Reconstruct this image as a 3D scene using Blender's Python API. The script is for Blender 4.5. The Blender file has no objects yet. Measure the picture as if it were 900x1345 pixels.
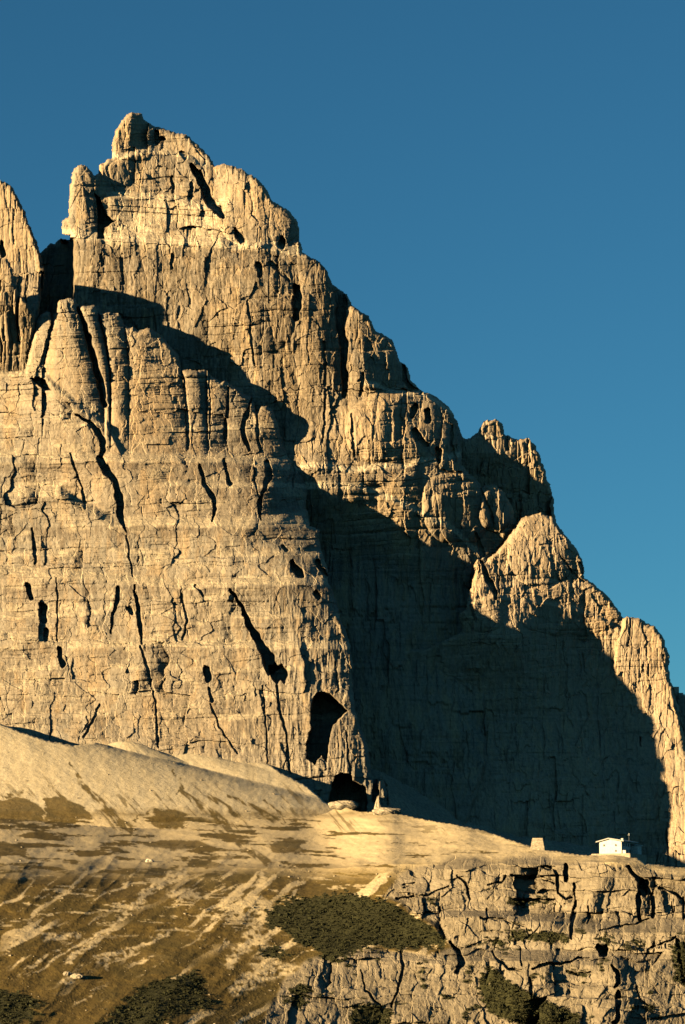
import bpy, math, random
import numpy as np

R = math.radians
random.seed(7)
scene = bpy.context.scene

# ------------------------------------------------------------------ camera model
F = 672.5 / math.tan(R(10.0))          # focal length in photo pixels
PITCH = R(9.0)
SUN_AZ = R(55.0)                       # sun stands behind the viewer, to the left
SUN_EL = R(7.0)
cp, sp = math.cos(PITCH), math.sin(PITCH)

def P(u, v, Y):
    """world point on the line of sight through photo pixel (u, v) at world distance Y"""
    x = np.asarray(u, float) - 450.0
    q = 672.5 - np.asarray(v, float)
    dy = cp * F - sp * q
    dz = sp * F + cp * q
    k = np.asarray(Y, float) / dy
    return x * k, np.asarray(Y, float) + 0 * x, dz * k

# ------------------------------------------------------------------ noise library
def _h(ix, iy, seed):
    n = (ix.astype(np.int64) * 374761393 + iy.astype(np.int64) * 668265263 + seed * 974634777) & 0xffffffff
    n = ((n ^ (n >> 13)) * 1274126177) & 0xffffffff
    n = ((n ^ (n >> 16)) * 2246822519) & 0xffffffff
    n = n ^ (n >> 15)
    return (n & 0xffffff).astype(np.float32) / 16777216.0

def perlin(x, y, seed=0):
    x0 = np.floor(x); y0 = np.floor(y)
    fx = (x - x0).astype(np.float32); fy = (y - y0).astype(np.float32)
    ix = x0.astype(np.int64); iy = y0.astype(np.int64)
    def g(dx, dy):
        a = _h(ix + dx, iy + dy, seed) * 6.2831853
        return np.cos(a) * (fx - dx) + np.sin(a) * (fy - dy)
    sx = fx * fx * fx * (fx * (fx * 6 - 15) + 10)
    sy = fy * fy * fy * (fy * (fy * 6 - 15) + 10)
    a = g(0, 0); b = g(1, 0); c = g(0, 1); d = g(1, 1)
    ab = a + (b - a) * sx; cd = c + (d - c) * sx
    return (ab + (cd - ab) * sy) * 1.5

def fbm(x, y, o=4, seed=0, gain=.5):
    s = 0; a = 1.0; t = 0
    for k in range(o):
        s = s + a * perlin(x * 2 ** k + 13.7 * k, y * 2 ** k + 7.3 * k, seed + k * 17); t += a; a *= gain
    return s / t

def ridged(x, y, o=4, seed=0, gain=.55):
    s = 0; a = 1.0; t = 0
    for k in range(o):
        s = s + a * (1 - np.abs(perlin(x * 2 ** k + 5.1 * k, y * 2 ** k + 9.7 * k, seed + k * 31)) * 2); t += a; a *= gain
    return s / t

def worley(x, y, seed=0, jit=.85):
    ix = np.floor(x).astype(np.int64); iy = np.floor(y).astype(np.int64)
    f1 = np.full(x.shape, 9., np.float32); f2 = f1.copy(); cid = np.zeros(x.shape, np.float32)
    for dx in (-1, 0, 1):
        for dy in (-1, 0, 1):
            cx = ix + dx; cy = iy + dy
            px = cx + .5 + (_h(cx, cy, seed) - .5) * jit
            py = cy + .5 + (_h(cx, cy, seed + 101) - .5) * jit
            d = np.hypot(px - x, py - y).astype(np.float32)
            near = d < f1
            f2 = np.where(near, f1, np.minimum(f2, d))
            cid = np.where(near, _h(cx, cy, seed + 202), cid)
            f1 = np.where(near, d, f1)
    return f1, f2, cid

def facets(U, V, w, h, amp, seed):
    """broken rock: planar facets of random tilt meeting in sharp edges"""
    x = (U + .25 * w * perlin(U / w, V / h, seed + 7)) / w; y = (V + .25 * h * perlin(U / w, V / h, seed + 8)) / h
    ix = np.floor(x).astype(np.int64); iy = np.floor(y).astype(np.int64)
    f1 = np.full(x.shape, 9., np.float32); out = np.zeros(x.shape, np.float32)
    for dx in (-1, 0, 1):
        for dy in (-1, 0, 1):
            cx = ix + dx; cy = iy + dy
            ox = x - (cx + .5 + (_h(cx, cy, seed) - .5) * .9); oy = y - (cy + .5 + (_h(cx, cy, seed + 1) - .5) * .9)
            d = np.abs(ox) + np.abs(oy) * .8
            v = (_h(cx, cy, seed + 2) - .5) * 2.2 * ox + (_h(cx, cy, seed + 3) - .5) * 2.2 * oy + (_h(cx, cy, seed + 4) - .5)
            near = d < f1
            out = np.where(near, v, out); f1 = np.where(near, d, f1)
    return amp * out

def layers1d(y, seed=0, jit=.8):
    """irregular beds along y: id (0..1) and distance to the nearest bed joint"""
    i = np.floor(y).astype(np.int64); z = np.zeros_like(i)
    b0 = i + (_h(i, z, seed) - .5) * jit
    up = y >= b0
    k = np.where(up, i, i - 1)
    lo = k + (_h(k, z, seed) - .5) * jit; hi = k + 1 + (_h(k + 1, z, seed) - .5) * jit
    return _h(k, z, seed + 77), np.minimum(y - lo, hi - y)

def sst(a, b, x):
    t = np.clip((x - a) / (b - a), 0, 1)
    return t * t * (3 - 2 * t)

def tps(pts):
    """thin plate spline through (u, v, Y) control points"""
    p = np.array(pts, float); xy = p[:, :2] / 100.; n = len(p)
    def ph(r2): return np.where(r2 > 0, .5 * r2 * np.log(np.maximum(r2, 1e-12)), 0)
    A = np.zeros((n + 3, n + 3))
    r2 = ((xy[:, None] - xy[None]) ** 2).sum(-1)
    A[:n, :n] = ph(r2) + np.eye(n) * .02
    A[:n, n] = 1; A[:n, n + 1:] = xy; A[n, :n] = 1; A[n + 1:, :n] = xy.T
    w = np.linalg.solve(A, np.concatenate([p[:, 2], np.zeros(3)]))
    def f(U, V):
        x = U / 100.; y = V / 100.
        o = w[n] + w[n + 1] * x + w[n + 2] * y
        for i in range(n):
            o = o + w[i] * ph((x - xy[i, 0]) ** 2 + (y - xy[i, 1]) ** 2)
        return o
    return f

def sdpoly(U, V, poly):
    """signed distance to a polygon, positive inside"""
    d2 = np.full(U.shape, 1e12); ins = np.zeros(U.shape, bool)
    n = len(poly)
    for i in range(n):
        ax, ay = poly[i]; bx, by = poly[(i + 1) % n]
        ex, ey = bx - ax, by - ay
        L = ex * ex + ey * ey + 1e-9
        t = np.clip(((U - ax) * ex + (V - ay) * ey) / L, 0, 1)
        d2 = np.minimum(d2, (U - ax - t * ex) ** 2 + (V - ay - t * ey) ** 2)
        if ay != by:
            c = (ay > V) != (by > V)
            ins ^= c & (U < (bx - ax) * (V - ay) / (by - ay) + ax)
    d = np.sqrt(d2)
    return np.where(ins, d, -d)

def carve_line(Y, U, V, pts, depth=None, seed=0, soft=.75):
    """cut a crack or chimney of varying half-width (u, v, w) into the depth field"""
    us = [p[0] for p in pts]; vs = [p[1] for p in pts]; wm = max(p[2] for p in pts) + 6
    m = (U > min(us) - wm) & (U < max(us) + wm) & (V > min(vs) - wm) & (V < max(vs) + wm)
    if not m.any(): return
    u = U[m]; v = V[m]
    wu = u + 1.6 * perlin(u / 9, v / 11, 900 + seed); wv = v + 1.6 * perlin(u / 9, v / 11, 950 + seed)
    best = np.full(u.shape, 99.)
    for (a, b) in zip(pts[:-1], pts[1:]):
        ex, ey = b[0] - a[0], b[1] - a[1]; L = ex * ex + ey * ey + 1e-9
        t = np.clip(((wu - a[0]) * ex + (wv - a[1]) * ey) / L, 0, 1)
        d = np.hypot(wu - a[0] - t * ex, wv - a[1] - t * ey)
        w = a[2] + (b[2] - a[2]) * t
        w = w * (1 + .35 * perlin(u / 6, v / 14, 970 + seed))
        best = np.minimum(best, d / np.maximum(w, .3))
    wm = max(p[2] for p in pts)
    dep = depth if depth else 1.9 * wm + 1.5
    if wm < 3.3 and min(vs) < 1125: dep = min(dep, .9 * wm + 1.0)
    Y[m] += dep * (1 - sst(soft, 1.12, best))

def carve_poly(Y, U, V, poly, depth, seed=0, rough=2.0, edge=1.5):
    us = [p[0] for p in poly]; vs = [p[1] for p in poly]
    m = (U > min(us) - 8) & (U < max(us) + 8) & (V > min(vs) - 8) & (V < max(vs) + 8)
    if not m.any(): return
    u = U[m]; v = V[m]
    d = sdpoly(u + rough * perlin(u / 8, v / 8, 800 + seed), v + rough * perlin(u / 8, v / 8, 850 + seed), poly)
    Y[m] += depth * sst(-edge * .3, edge, d)

# ------------------------------------------------------------------ materials
def new_mat(name):
    m = bpy.data.materials.new(name); m.use_nodes = True
    nt = m.node_tree; nt.nodes.clear()
    out = nt.nodes.new('ShaderNodeOutputMaterial'); b = nt.nodes.new('ShaderNodeBsdfPrincipled')
    nt.links.new(b.outputs[0], out.inputs[0])
    b.inputs['Roughness'].default_value = .95
    b.inputs['Specular IOR Level'].default_value = .15
    return m, nt, b

class N:
    def __init__(s, nt):
        s.nt = nt; s.co = nt.nodes.new('ShaderNodeTexCoord').outputs['Object']
    def link(s, a, b): s.nt.links.new(a, b)
    def map(s, sc):
        n = s.nt.nodes.new('ShaderNodeMapping'); n.inputs['Scale'].default_value = sc
        s.link(s.co, n.inputs[0]); return n.outputs[0]
    def noise(s, sc, scale=1., det=4., rough=.55, dist=0.):
        n = s.nt.nodes.new('ShaderNodeTexNoise'); s.link(s.map(sc), n.inputs['Vector'])
        n.inputs['Scale'].default_value = scale; n.inputs['Detail'].default_value = det
        n.inputs['Roughness'].default_value = rough; n.inputs['Distortion'].default_value = dist
        return n.outputs['Fac']
    def attr(s, name):
        n = s.nt.nodes.new('ShaderNodeAttribute'); n.attribute_name = name; return n.outputs['Fac']
    def rng(s, x, a, b, c=0., d=1.):
        n = s.nt.nodes.new('ShaderNodeMapRange'); s.link(x, n.inputs[0])
        for i, q in enumerate((a, b, c, d)): n.inputs[i + 1].default_value = q
        return n.outputs[0]
    def mix(s, f, a, b, blend='MIX'):
        n = s.nt.nodes.new('ShaderNodeMix'); n.data_type = 'RGBA'; n.blend_type = blend
        for sock, q in ((n.inputs[0], f), (n.inputs[6], a), (n.inputs[7], b)):
            if hasattr(q, 'links'): s.link(q, sock)
            elif isinstance(q, (int, float)): sock.default_value = q
            else: sock.default_value = (*q, 1)
        return n.outputs[2]
    def math(s, op, a, b):
        n = s.nt.nodes.new('ShaderNodeMath'); n.operation = op
        for sock, q in ((n.inputs[0], a), (n.inputs[1], b)):
            if hasattr(q, 'links'): s.link(q, sock)
            else: sock.default_value = q
        return n.outputs[0]
    def bump(s, h, dist, strength=1., normal=None):
        n = s.nt.nodes.new('ShaderNodeBump'); s.link(h, n.inputs['Height'])
        n.inputs['Distance'].default_value = dist; n.inputs['Strength'].default_value = strength
        if normal: s.link(normal, n.inputs['Normal'])
        return n.outputs[0]

def rock_mat(name, tan, ochre, grey, dark, scree=(.36, .29, .20), och=(.5, .7), grime=.55):
    m, nt, b = new_mat(name); n = N(nt)
    big = n.noise((.012, .012, .012), 1, 4, .6)
    streak = n.noise((.16, .16, .012), 1, 5, .62, .4)
    streak2 = n.noise((.5, .5, .05), 1, 4, .6)
    bed = n.noise((.015, .015, .28), 1, 5, .65, .3)
    fine = n.noise((.5, .5, .35), 1, 5, .65)
    c = n.mix(n.rng(big, .4, .62), tan, grey)
    c = n.mix(n.math('MULTIPLY', n.rng(streak, *och), .85), c, ochre)
    pat = n.noise((.03, .03, .011), 1, 5, .6, .6)
    c = n.mix(n.math('MULTIPLY', n.rng(pat, .55, .68), .65), c, ochre)
    c = n.mix(n.math('MULTIPLY', n.rng(pat, .46, .33), .6), c, grey)
    wat = n.noise((.09, .09, .006), 1, 6, .7, .3)
    c = n.mix(n.math('MULTIPLY', n.rng(wat, .56, .66), .6), c, dark)
    c = n.mix(n.math('MULTIPLY', n.attr('ochre'), n.rng(fine, .3, .7, .6, 1)), c, ochre)
    c = n.mix(n.math('MULTIPLY', n.rng(streak2, .52, .72), grime), c, dark)
    c = n.mix(n.math('MULTIPLY', n.rng(bed, .54, .7), grime * .8), c, dark)
    c = n.mix(n.math('MULTIPLY', n.attr('stain_shade'), n.rng(streak2, .36, .6, .15, .9)), c, dark)  # streaked rock, plus shade painted in below the ledges
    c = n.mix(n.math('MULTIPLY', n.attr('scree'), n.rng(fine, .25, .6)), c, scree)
    c = n.mix(1.0, c, n.mix(n.rng(fine, .3, .7), (.78, .78, .78), (1.18, 1.18, 1.18)), 'MULTIPLY')
    nt.links.new(c, b.inputs['Base Color'])
    h = n.math('ADD', n.math('MULTIPLY', streak2, .2), fine)
    nt.links.new(n.bump(h, .6, .7), b.inputs['Normal'])
    return m

def flat_mat(name, col, var=.18, scale=1.5, bump=.03, rough=.9, metal=0.):
    m, nt, b = new_mat(name); n = N(nt)
    f = n.noise((1, 1, 1), scale, 5, .6)
    c = n.mix(n.rng(f, .3, .7), tuple(x * (1 - var) for x in col), tuple(min(1, x * (1 + var)) for x in col))
    nt.links.new(c, b.inputs['Base Color']); b.inputs['Roughness'].default_value = rough
    b.inputs['Metallic'].default_value = metal
    nt.links.new(n.bump(f, bump), b.inputs['Normal'])
    return m

M_butt = rock_mat('buttress_rock', (.258, .21, .158), (.325, .226, .132), (.205, .177, .143), (.118, .091, .067))
M_peak = rock_mat('peak_rock', (.29, .232, .168), (.375, .26, .15), (.205, .173, .137), (.095, .073, .05), scree=(.46, .37, .255), och=(.46, .66), grime=.6)
M_spur = rock_mat('spur_rock', (.315, .25, .185), (.385, .265, .155), (.245, .203, .158), (.14, .105, .073), och=(.46, .66))

def hill_mat():
    m, nt, b = new_mat('hillside_ground'); n = N(nt)
    fine = n.noise((.35, .35, .35), 1, 6, .65)
    med = n.noise((.03, .012, .10), 1, 6, .65, .8)
    clod = n.noise((.9, .9, .9), 1, 4, .6)
    streak = n.noise((.3, .3, .05), 1, 4, .6)
    grass = n.mix(n.rng(fine, .3, .7), (.074, .048, .013), (.122, .083, .025))
    grass = n.mix(n.math('MULTIPLY', n.rng(med, .48, .58), .6), grass, (.055, .042, .014))
    pale = n.mix(n.rng(fine, .3, .7), (.44, .34, .20), (.52, .41, .26))
    rock = n.mix(n.rng(med, .4, .65), (.18, .144, .098), (.235, .19, .135))
    rock = n.mix(n.math('MULTIPLY', n.rng(streak, .5, .7), .5), rock, (.105, .078, .052))
    rock = n.mix(n.math('MULTIPLY', n.rng(fine, .55, .75), .4), rock, (.30, .25, .185))
    scrub = n.mix(n.rng(clod, .35, .65), (.02, .02, .008), (.04, .037, .014))
    pale = n.mix(n.attr('fan'), pale, n.mix(n.rng(fine, .3, .7), (.45, .37, .255), (.53, .44, .305)))
    c = n.mix(n.attr('pale'), grass, pale)
    c = n.mix(n.attr('rock'), c, rock)
    c = n.mix(n.attr('scrub'), c, scrub)
    nt.links.new(c, b.inputs['Base Color'])
    nt.links.new(n.bump(n.math('ADD', fine, n.math('MULTIPLY', clod, .4)), .6, .7), b.inputs['Normal'])
    return m
M_hill = hill_mat()

# ------------------------------------------------------------------ relief bodies
def finish(name, verts, faces_arr, mat, attrs=None, label=None, kind='structure'):
    me = bpy.data.meshes.new(name)
    nv = len(verts); nf = len(faces_arr)
    me.vertices.add(nv); me.vertices.foreach_set('co', verts.astype(np.float32).ravel())
    me.loops.add(nf * 4); me.loops.foreach_set('vertex_index', faces_arr.astype(np.int32).ravel())
    me.polygons.add(nf)
    me.polygons.foreach_set('loop_start', np.arange(0, nf * 4, 4, dtype=np.int32))
    me.update(calc_edges=True)
    me.polygons.foreach_set('use_smooth', np.zeros(nf, bool))
    for k, a in (attrs or {}).items():
        at = me.attributes.new(k, 'FLOAT', 'POINT'); at.data.foreach_set('value', a.astype(np.float32))
    me.materials.append(mat)
    o = bpy.data.objects.new(name, me); scene.collection.objects.link(o)
    if kind: o['kind'] = kind
    if label: o['label'] = label
    return o

def axis(a, b, step, lo=None, hi=None, coarse=6.):
    x = [np.arange(a, b + step, step)]
    if lo is not None: x.insert(0, np.arange(lo, a - coarse * .5, coarse))
    if hi is not None: x.append(np.arange(x[-1][-1] + coarse, hi, coarse))
    return np.concatenate(x)

def relief(name, us, vs, poly, depth, mat, rough=1.6, rim=(7., 12.), skirt=((3, 14), (9, 50), (22, 130)), sel=None, label=None):
    """a rock body: front face given by its depth over (u, v), rounded rims and flanks running back"""
    U, V = np.meshgrid(us, vs)
    s = sum(map(ord, name))
    wu = U + rough * (perlin(U / 13, V / 13, s) + .7 * perlin(U / 4.5, V / 5.5, s + 1))
    wv = V + rough * (perlin(U / 13, V / 13, s + 2) + .7 * perlin(U / 4.5, V / 5.5, s + 3))
    sd = sdpoly(wu, wv, poly)
    Y, attrs = depth(U, V, sd)
    w, amp = rim
    t = 1 - np.clip(sd / w, 0, 1)
    Y = Y + amp * (1 - np.sqrt(np.maximum(0, 1 - t * t)))
    ok = sd > -.35
    fm = ok[:-1, :-1] & ok[1:, :-1] & ok[:-1, 1:] & ok[1:, 1:]
    if sel is not None: fm &= sel(.5 * (U[:-1, :-1] + U[1:, 1:]), .5 * (V[:-1, :-1] + V[1:, 1:]))
    nu = len(us); idx = np.arange(U.size).reshape(U.shape)
    q = np.stack([idx[:-1, :-1][fm], idx[1:, :-1][fm], idx[1:, 1:][fm], idx[:-1, 1:][fm]], 1)
    x, y, z = P(U, V, Y)
    allv = np.stack([x.ravel(), y.ravel(), z.ravel()], 1)
    # flanks
    e = np.concatenate([q[:, [0, 1]], q[:, [1, 2]], q[:, [2, 3]], q[:, [3, 0]]])
    key = np.minimum(e[:, 0], e[:, 1]) * U.size + np.maximum(e[:, 0], e[:, 1])
    uq, inv, cnt = np.unique(key, return_inverse=True, return_counts=True)
    be = e[cnt[inv] == 1]
    bv = np.unique(be)
    gv, gu = np.gradient(sdpoly(U, V, poly))
    gl = np.hypot(gu, gv) + 1e-6
    gu = (gu / gl).ravel()[bv]; gv = (gv / gl).ravel()[bv]
    bu = U.ravel()[bv]; bb = V.ravel()[bv]; by = Y.ravel()[bv]
    verts = [allv]; faces = [q]; base = len(allv); prev = bv
    look = np.zeros(len(allv), np.int64) - 1
    for j, (ins, back) in enumerate(skirt):
        nz = 1 + .25 * perlin(bu / 20, bb / 20, 60 + j)
        if callable(ins):
            pv = ins(bu, bb, by, back)
        else:
            a, b, c = P(bu + gu * ins, bb + gv * ins, by + back * nz); pv = np.stack([a, b, c], 1)
        cur = np.arange(base, base + len(bv)); base += len(bv)
        mp = {}
        look[:] = -1; look[bv] = np.arange(len(bv))
        i0 = look[be[:, 0]]; i1 = look[be[:, 1]]
        faces.append(np.stack([prev[i1], prev[i0], cur[i0], cur[i1]], 1))
        verts.append(pv); prev = cur
    verts = np.concatenate(verts); faces = np.concatenate(faces)
    used = np.unique(faces); rm = np.zeros(len(verts), np.int64); rm[used] = np.arange(len(used))
    at = {}
    for k, a in attrs.items():
        full = np.zeros(len(verts)); full[:a.size] = a.ravel()
        for j in range(len(skirt)):
            o = allv.shape[0] + j * len(bv); full[o:o + len(bv)] = a.ravel()[bv]
        at[k] = full[used]
    return finish(name, verts[used], rm[faces], mat, at, label)

def beds(y, seed, jit=.75):
    i = np.floor(y).astype(np.int64); z = np.zeros_like(i)
    b0 = i + (_h(i, z, seed) - .5) * jit
    k = np.where(y >= b0, i, i - 1)
    lo = k + (_h(k, z, seed) - .5) * jit; hi = k + 1 + (_h(k + 1, z, seed) - .5) * jit
    return k, (y - lo) / (hi - lo), hi - lo

def masonry(wu, wv, w, h, seed):
    """jointed rock: beds of irregular height, each broken into columns of irregular width"""
    k, ty, hy = beds(wv / h, seed)
    z = np.zeros_like(k)
    x = wu / (w * (.7 + .7 * _h(k, z, seed + 3))) + 57.3 * _h(k, z, seed + 4)
    m, tx, wx = beds(x, seed + 5, .85)
    c = _h(m, k, seed + 6)
    dj = np.minimum(tx, 1 - tx) * wx * w; dh = np.minimum(ty, 1 - ty) * hy * h
    return c, tx, ty, dj, dh

def blocks(U, V, seed, levels, bed=(), fine=.45, warp=5., conv=.55):
    """fractured rock: jointed blocks at several sizes, beds and roughness (metres, positive = recessed)"""
    wu0 = U + warp * fbm(U / 60, V / 70, 3, seed)
    wv0 = V + warp * fbm(U / 80, V / 45, 3, seed + 9)
    d = 0
    for i, (a, b, amp, crack) in enumerate(levels):
        wu = wu0 + .22 * a * fbm(U / (a * .8), V / (b * .7), 3, seed + 20 + i)
        wv = wv0 + .18 * b * fbm(U / (a * .9), V / (b * .5), 3, seed + 30 + i)
        c, tx, ty, dj, dh = masonry(wu, wv, a, b, seed + 40 * i)
        mod = .35 + 1.1 * sst(-.3, .4, fbm(U / (a * 3.5), V / (b * 2), 2, seed + 300 + i))
        mc = sst(.0, .45, fbm(U / (a * 2), V / (b * .9), 2, seed + 330 + i))
        jw = min(1.6, .5 + a * .03)
        d = d + mod * ((c - .5) * 2 * amp + amp * conv * (2 * tx - 1) ** 2) + crack * mc * (1 - sst(0, jw, dj)) + .35 * crack * (1 - mc) * (1 - sst(0, .9, dh))
    d = d * (.45 + .75 * sst(-.3, .3, fbm(U / 110, V / 90, 3, seed + 340)))
    for i, (t, amp) in enumerate(bed):
        c, dist = layers1d((wv0 + .04 * U + 1.2 * fbm(U / 14, V / 10, 2, seed + 480)) / t + 3 * i, seed + 500 + i)
        mod = sst(-.25, .35, fbm(U / 90, V / 60, 2, seed + 600 + i))
        d = d + mod * ((c - .5) * 2 * amp + amp * .7 * (1 - sst(0, .16, dist)))
    return d + fine * .4 * fbm(U / 3.5, V / 5, 3, seed + 700) + fine * 1.3 * fbm(U / 11, V / 14, 3, seed + 720)

def bulges(Y, U, V, items):
    """rounded bastions standing out from the wall: (u, v, half-width, half-height, metres)"""
    for (cu, cv, ru, rv, a) in items:
        du = (U - cu + 5 * perlin(U / 22, V / 30, int(cu))) / ru; dv = (V - cv + 5 * perlin(U / 30, V / 22, int(cv))) / rv
        Y -= a * np.maximum(0, 1 - (np.abs(du) ** 2.6 + np.abs(dv) ** 3.2)) ** .55

def pillars(U, V, w, h, seed, amp):
    """rounded pillars parted by sharp gullies"""
    p = perlin((U + 8 * fbm(U / 40, V / 60, 2, seed + 1)) / w, V / h, seed) + .35 * perlin(U / (w * .45), V / (h * .6), seed + 2)
    return -amp * np.sqrt(np.abs(p) + .004)

def ledge(Y, V, line, U, w, amp, mask=None, scree=None):
    """the rock above the ledge line stands back by amp metres; the tread itself carries scree"""
    vl = np.interp(U, [p[0] for p in line], [p[1] for p in line])
    vl = vl + 4 * fbm(U / 30, V * 0 + 3.3, 3, int(vl.flat[0]))
    k = 1 - sst(-w, w * .25, V - vl)
    k = k - (1 - np.clip((V - vl + w * .4 + 42) / 84., 0, 1))
    if mask is not None: k = k * mask
    Y += amp * k
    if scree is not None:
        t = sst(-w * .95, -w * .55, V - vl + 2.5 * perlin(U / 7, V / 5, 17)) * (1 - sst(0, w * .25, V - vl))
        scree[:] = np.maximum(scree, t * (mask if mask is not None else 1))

# ---- near buttress -----------------------------------------------------------
A_poly = [(-420, 470), (-300, 520), (-120, 478), (-60, 486), (0, 488), (32, 487), (40, 460), (47, 425), (54, 412), (60, 408), (66, 410), (70, 420),
          (74, 404), (78, 395), (90, 391), (100, 394), (104, 402), (110, 401), (125, 402), (130, 412), (140, 410), (157, 411), (163, 425), (170, 430), (175, 429),
          (182, 433), (197, 430), (210, 440), (225, 455), (235, 467), (238, 483), (260, 486), (272, 487), (278, 494), (290, 500), (296, 500), (305, 505), (320, 517), (332, 522),
          (336, 541), (342, 534), (350, 533), (357, 536), (365, 555), (372, 585), (382, 600), (388, 606), (395, 612), (399, 622), (404, 640), (402, 668), (405, 672), (407, 690), (420, 697),
          (419, 706), (424, 725), (430, 745), (431, 765), (436, 772), (442, 790), (447, 812), (457, 835), (462, 858), (464, 899), (466, 930), (471, 948), (483, 980), (488, 1008), (487, 1020),
          (495, 1024), (502, 1018), (510, 1040), (514, 1062), (520, 1110), (400, 1120), (200, 1080), (-420, 1080)]
A_tps = tps([(-400, 480, 2266), (-400, 1000, 2160), (0, 490, 2266), (60, 440, 2265), (90, 400, 2261), (90, 520, 2256), (150, 420, 2274), (200, 440, 2282), (200, 560, 2268), (300, 510, 2298), (355, 540, 2304),
             (300, 590, 2280), (385, 610, 2302), (0, 600, 2246), (200, 610, 2250), (350, 640, 2266), (405, 660, 2290), (0, 740, 2220), (200, 740, 2222), (350, 740, 2226), (400, 750, 2229), (432, 760, 2242),
             (0, 860, 2192), (200, 860, 2194), (350, 860, 2198), (420, 860, 2200), (458, 860, 2213), (0, 1000, 2164), (200, 1000, 2166), (380, 1000, 2175), (440, 1000, 2179), (482, 980, 2191), (0, 1080, 2148), (200, 1080, 2150), (500, 1080, 2190)])
def A_depth(U, V, sd):
    Y = A_tps(U, V)
    sc = np.zeros(U.shape); oc = np.zeros(U.shape)
    ledge(Y, V, [(-400, 485), (0, 492), (60, 498), (100, 535), (140, 560), (160, 600), (260, 606), (420, 606)], U, 10, 4, scree=sc)
    ledge(Y, V, [(-400, 600), (0, 598), (100, 602), (160, 606), (300, 604), (345, 612), (420, 622)], U, 11, 8, scree=sc)
    ledge(Y, V, [(-400, 660), (0, 650), (80, 652), (150, 690), (300, 690), (370, 688), (430, 695)], U, 14, 10, scree=sc)
    ledge(Y, V, [(-400, 760), (0, 752), (150, 762), (250, 772), (350, 766), (450, 768)], U, 13, 9, scree=sc)
    ledge(Y, V, [(-400, 835), (0, 838), (100, 850), (200, 846), (300, 850), (480, 852)], U, 11, 7, scree=sc)
    ledge(Y, V, [(-400, 905), (0, 900), (120, 915), (250, 912), (480, 920)], U, 8, 4, mask=sst(-.2, .3, fbm(U / 70, V / 90, 2, 5)), scree=sc)
    for (v0, am, ww) in ((560, 3.0, 6), (636, 4.0, 7), (727, 4.5, 7), (808, 4.0, 7), (878, 3.5, 7), (940, 4.0, 8)):
        ledge(Y, V, [(-400, v0 - 4), (60, v0 + 3), (150, v0 - 3), (260, v0 + 4), (480, v0 + 2)], U, ww, am, mask=sst(-.25, .15, fbm(U / 80, U * 0 + v0 * .37, 2, 26)), scree=sc)
    # separate towers along the crest
    bl = [[(-420, 400), (-420, 640)], [(-40, 480), (-40, 600)], [(70, 417), (55, 490)], [(104, 404), (112, 430), (122, 465), (131, 500), (138, 540)], [(129, 408), (141, 455), (146, 490)], [(163, 425), (170, 480)], [(239, 484), (247, 590)], [(272, 488), (274, 592)], [(299, 508), (297, 585)], [(333, 532), (332, 592)], [(372, 590), (378, 610)], [(470, 600), (470, 640)]]
    bu = [np.interp(V, [q[1] for q in b], [q[0] for q in b]) for b in bl]
    tw = np.zeros(U.shape)
    for k, amp in zip(range(1, len(bu) - 1), (0, 5.5, 7, 3, 3, 4, 1, 1, 1.5, 3.5)):
        lo, hi = bu[k], bu[k + 1]
        x = (U - lo) / np.maximum(hi - lo, 6)
        tw = np.where((x >= 0) & (x < 1), amp * np.abs(2 * np.clip(x, 0, 1) - .9) ** 3, tw)
    Y += tw * (1 - sst(520, 600, V - .12 * (U - 100)))
    Y += blocks(U, V, 11, [(66, 60, 2.2, .9), (27, 24, .8, .45), (11, 9, .26, .2)], [(24, 1.5), (10, .8), (5, .4)], fine=.3, conv=.3)
    Y += facets(U, V, 28, 20, .85, 700) + facets(U, V, 9, 8, .22, 710)
    right = sst(250, 420, U) * sst(740, 800, V)
    Y += right * 1.5 * (ridged(U / 16, V / 90, 3, 21) - .5) * -1
    stn_shade = np.zeros(U.shape)
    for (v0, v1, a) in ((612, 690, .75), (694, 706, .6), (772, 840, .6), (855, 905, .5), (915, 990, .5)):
        stn_shade = np.maximum(stn_shade, a * sst(v0 - 6, v0 + 4, V) * (1 - sst(v1 - 30, v1 + 6, V)))
    stn_shade = stn_shade * sst(-.4, .2, fbm(U / 50, V / 60, 3, 23) + .3 * sst(200, 420, U)) * (.6 + .4 * sst(120, 330, U))
    for (v0, a) in ((608, .9), (693, 1.), (770, .9), (852, .7)):  # shade painted under each ledge lip to bring out the relief
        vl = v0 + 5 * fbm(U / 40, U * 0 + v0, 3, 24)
        stn_shade = np.maximum(stn_shade, a * sst(-2, 2, V - vl) * (1 - sst(4, 20 + 10 * perlin(U / 9, V * 0, 25), V - vl)))
    stn_shade = np.maximum(stn_shade, .9 * np.exp(-((U - 318) / 34) ** 4 - ((V - 560) / 36) ** 4))
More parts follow.
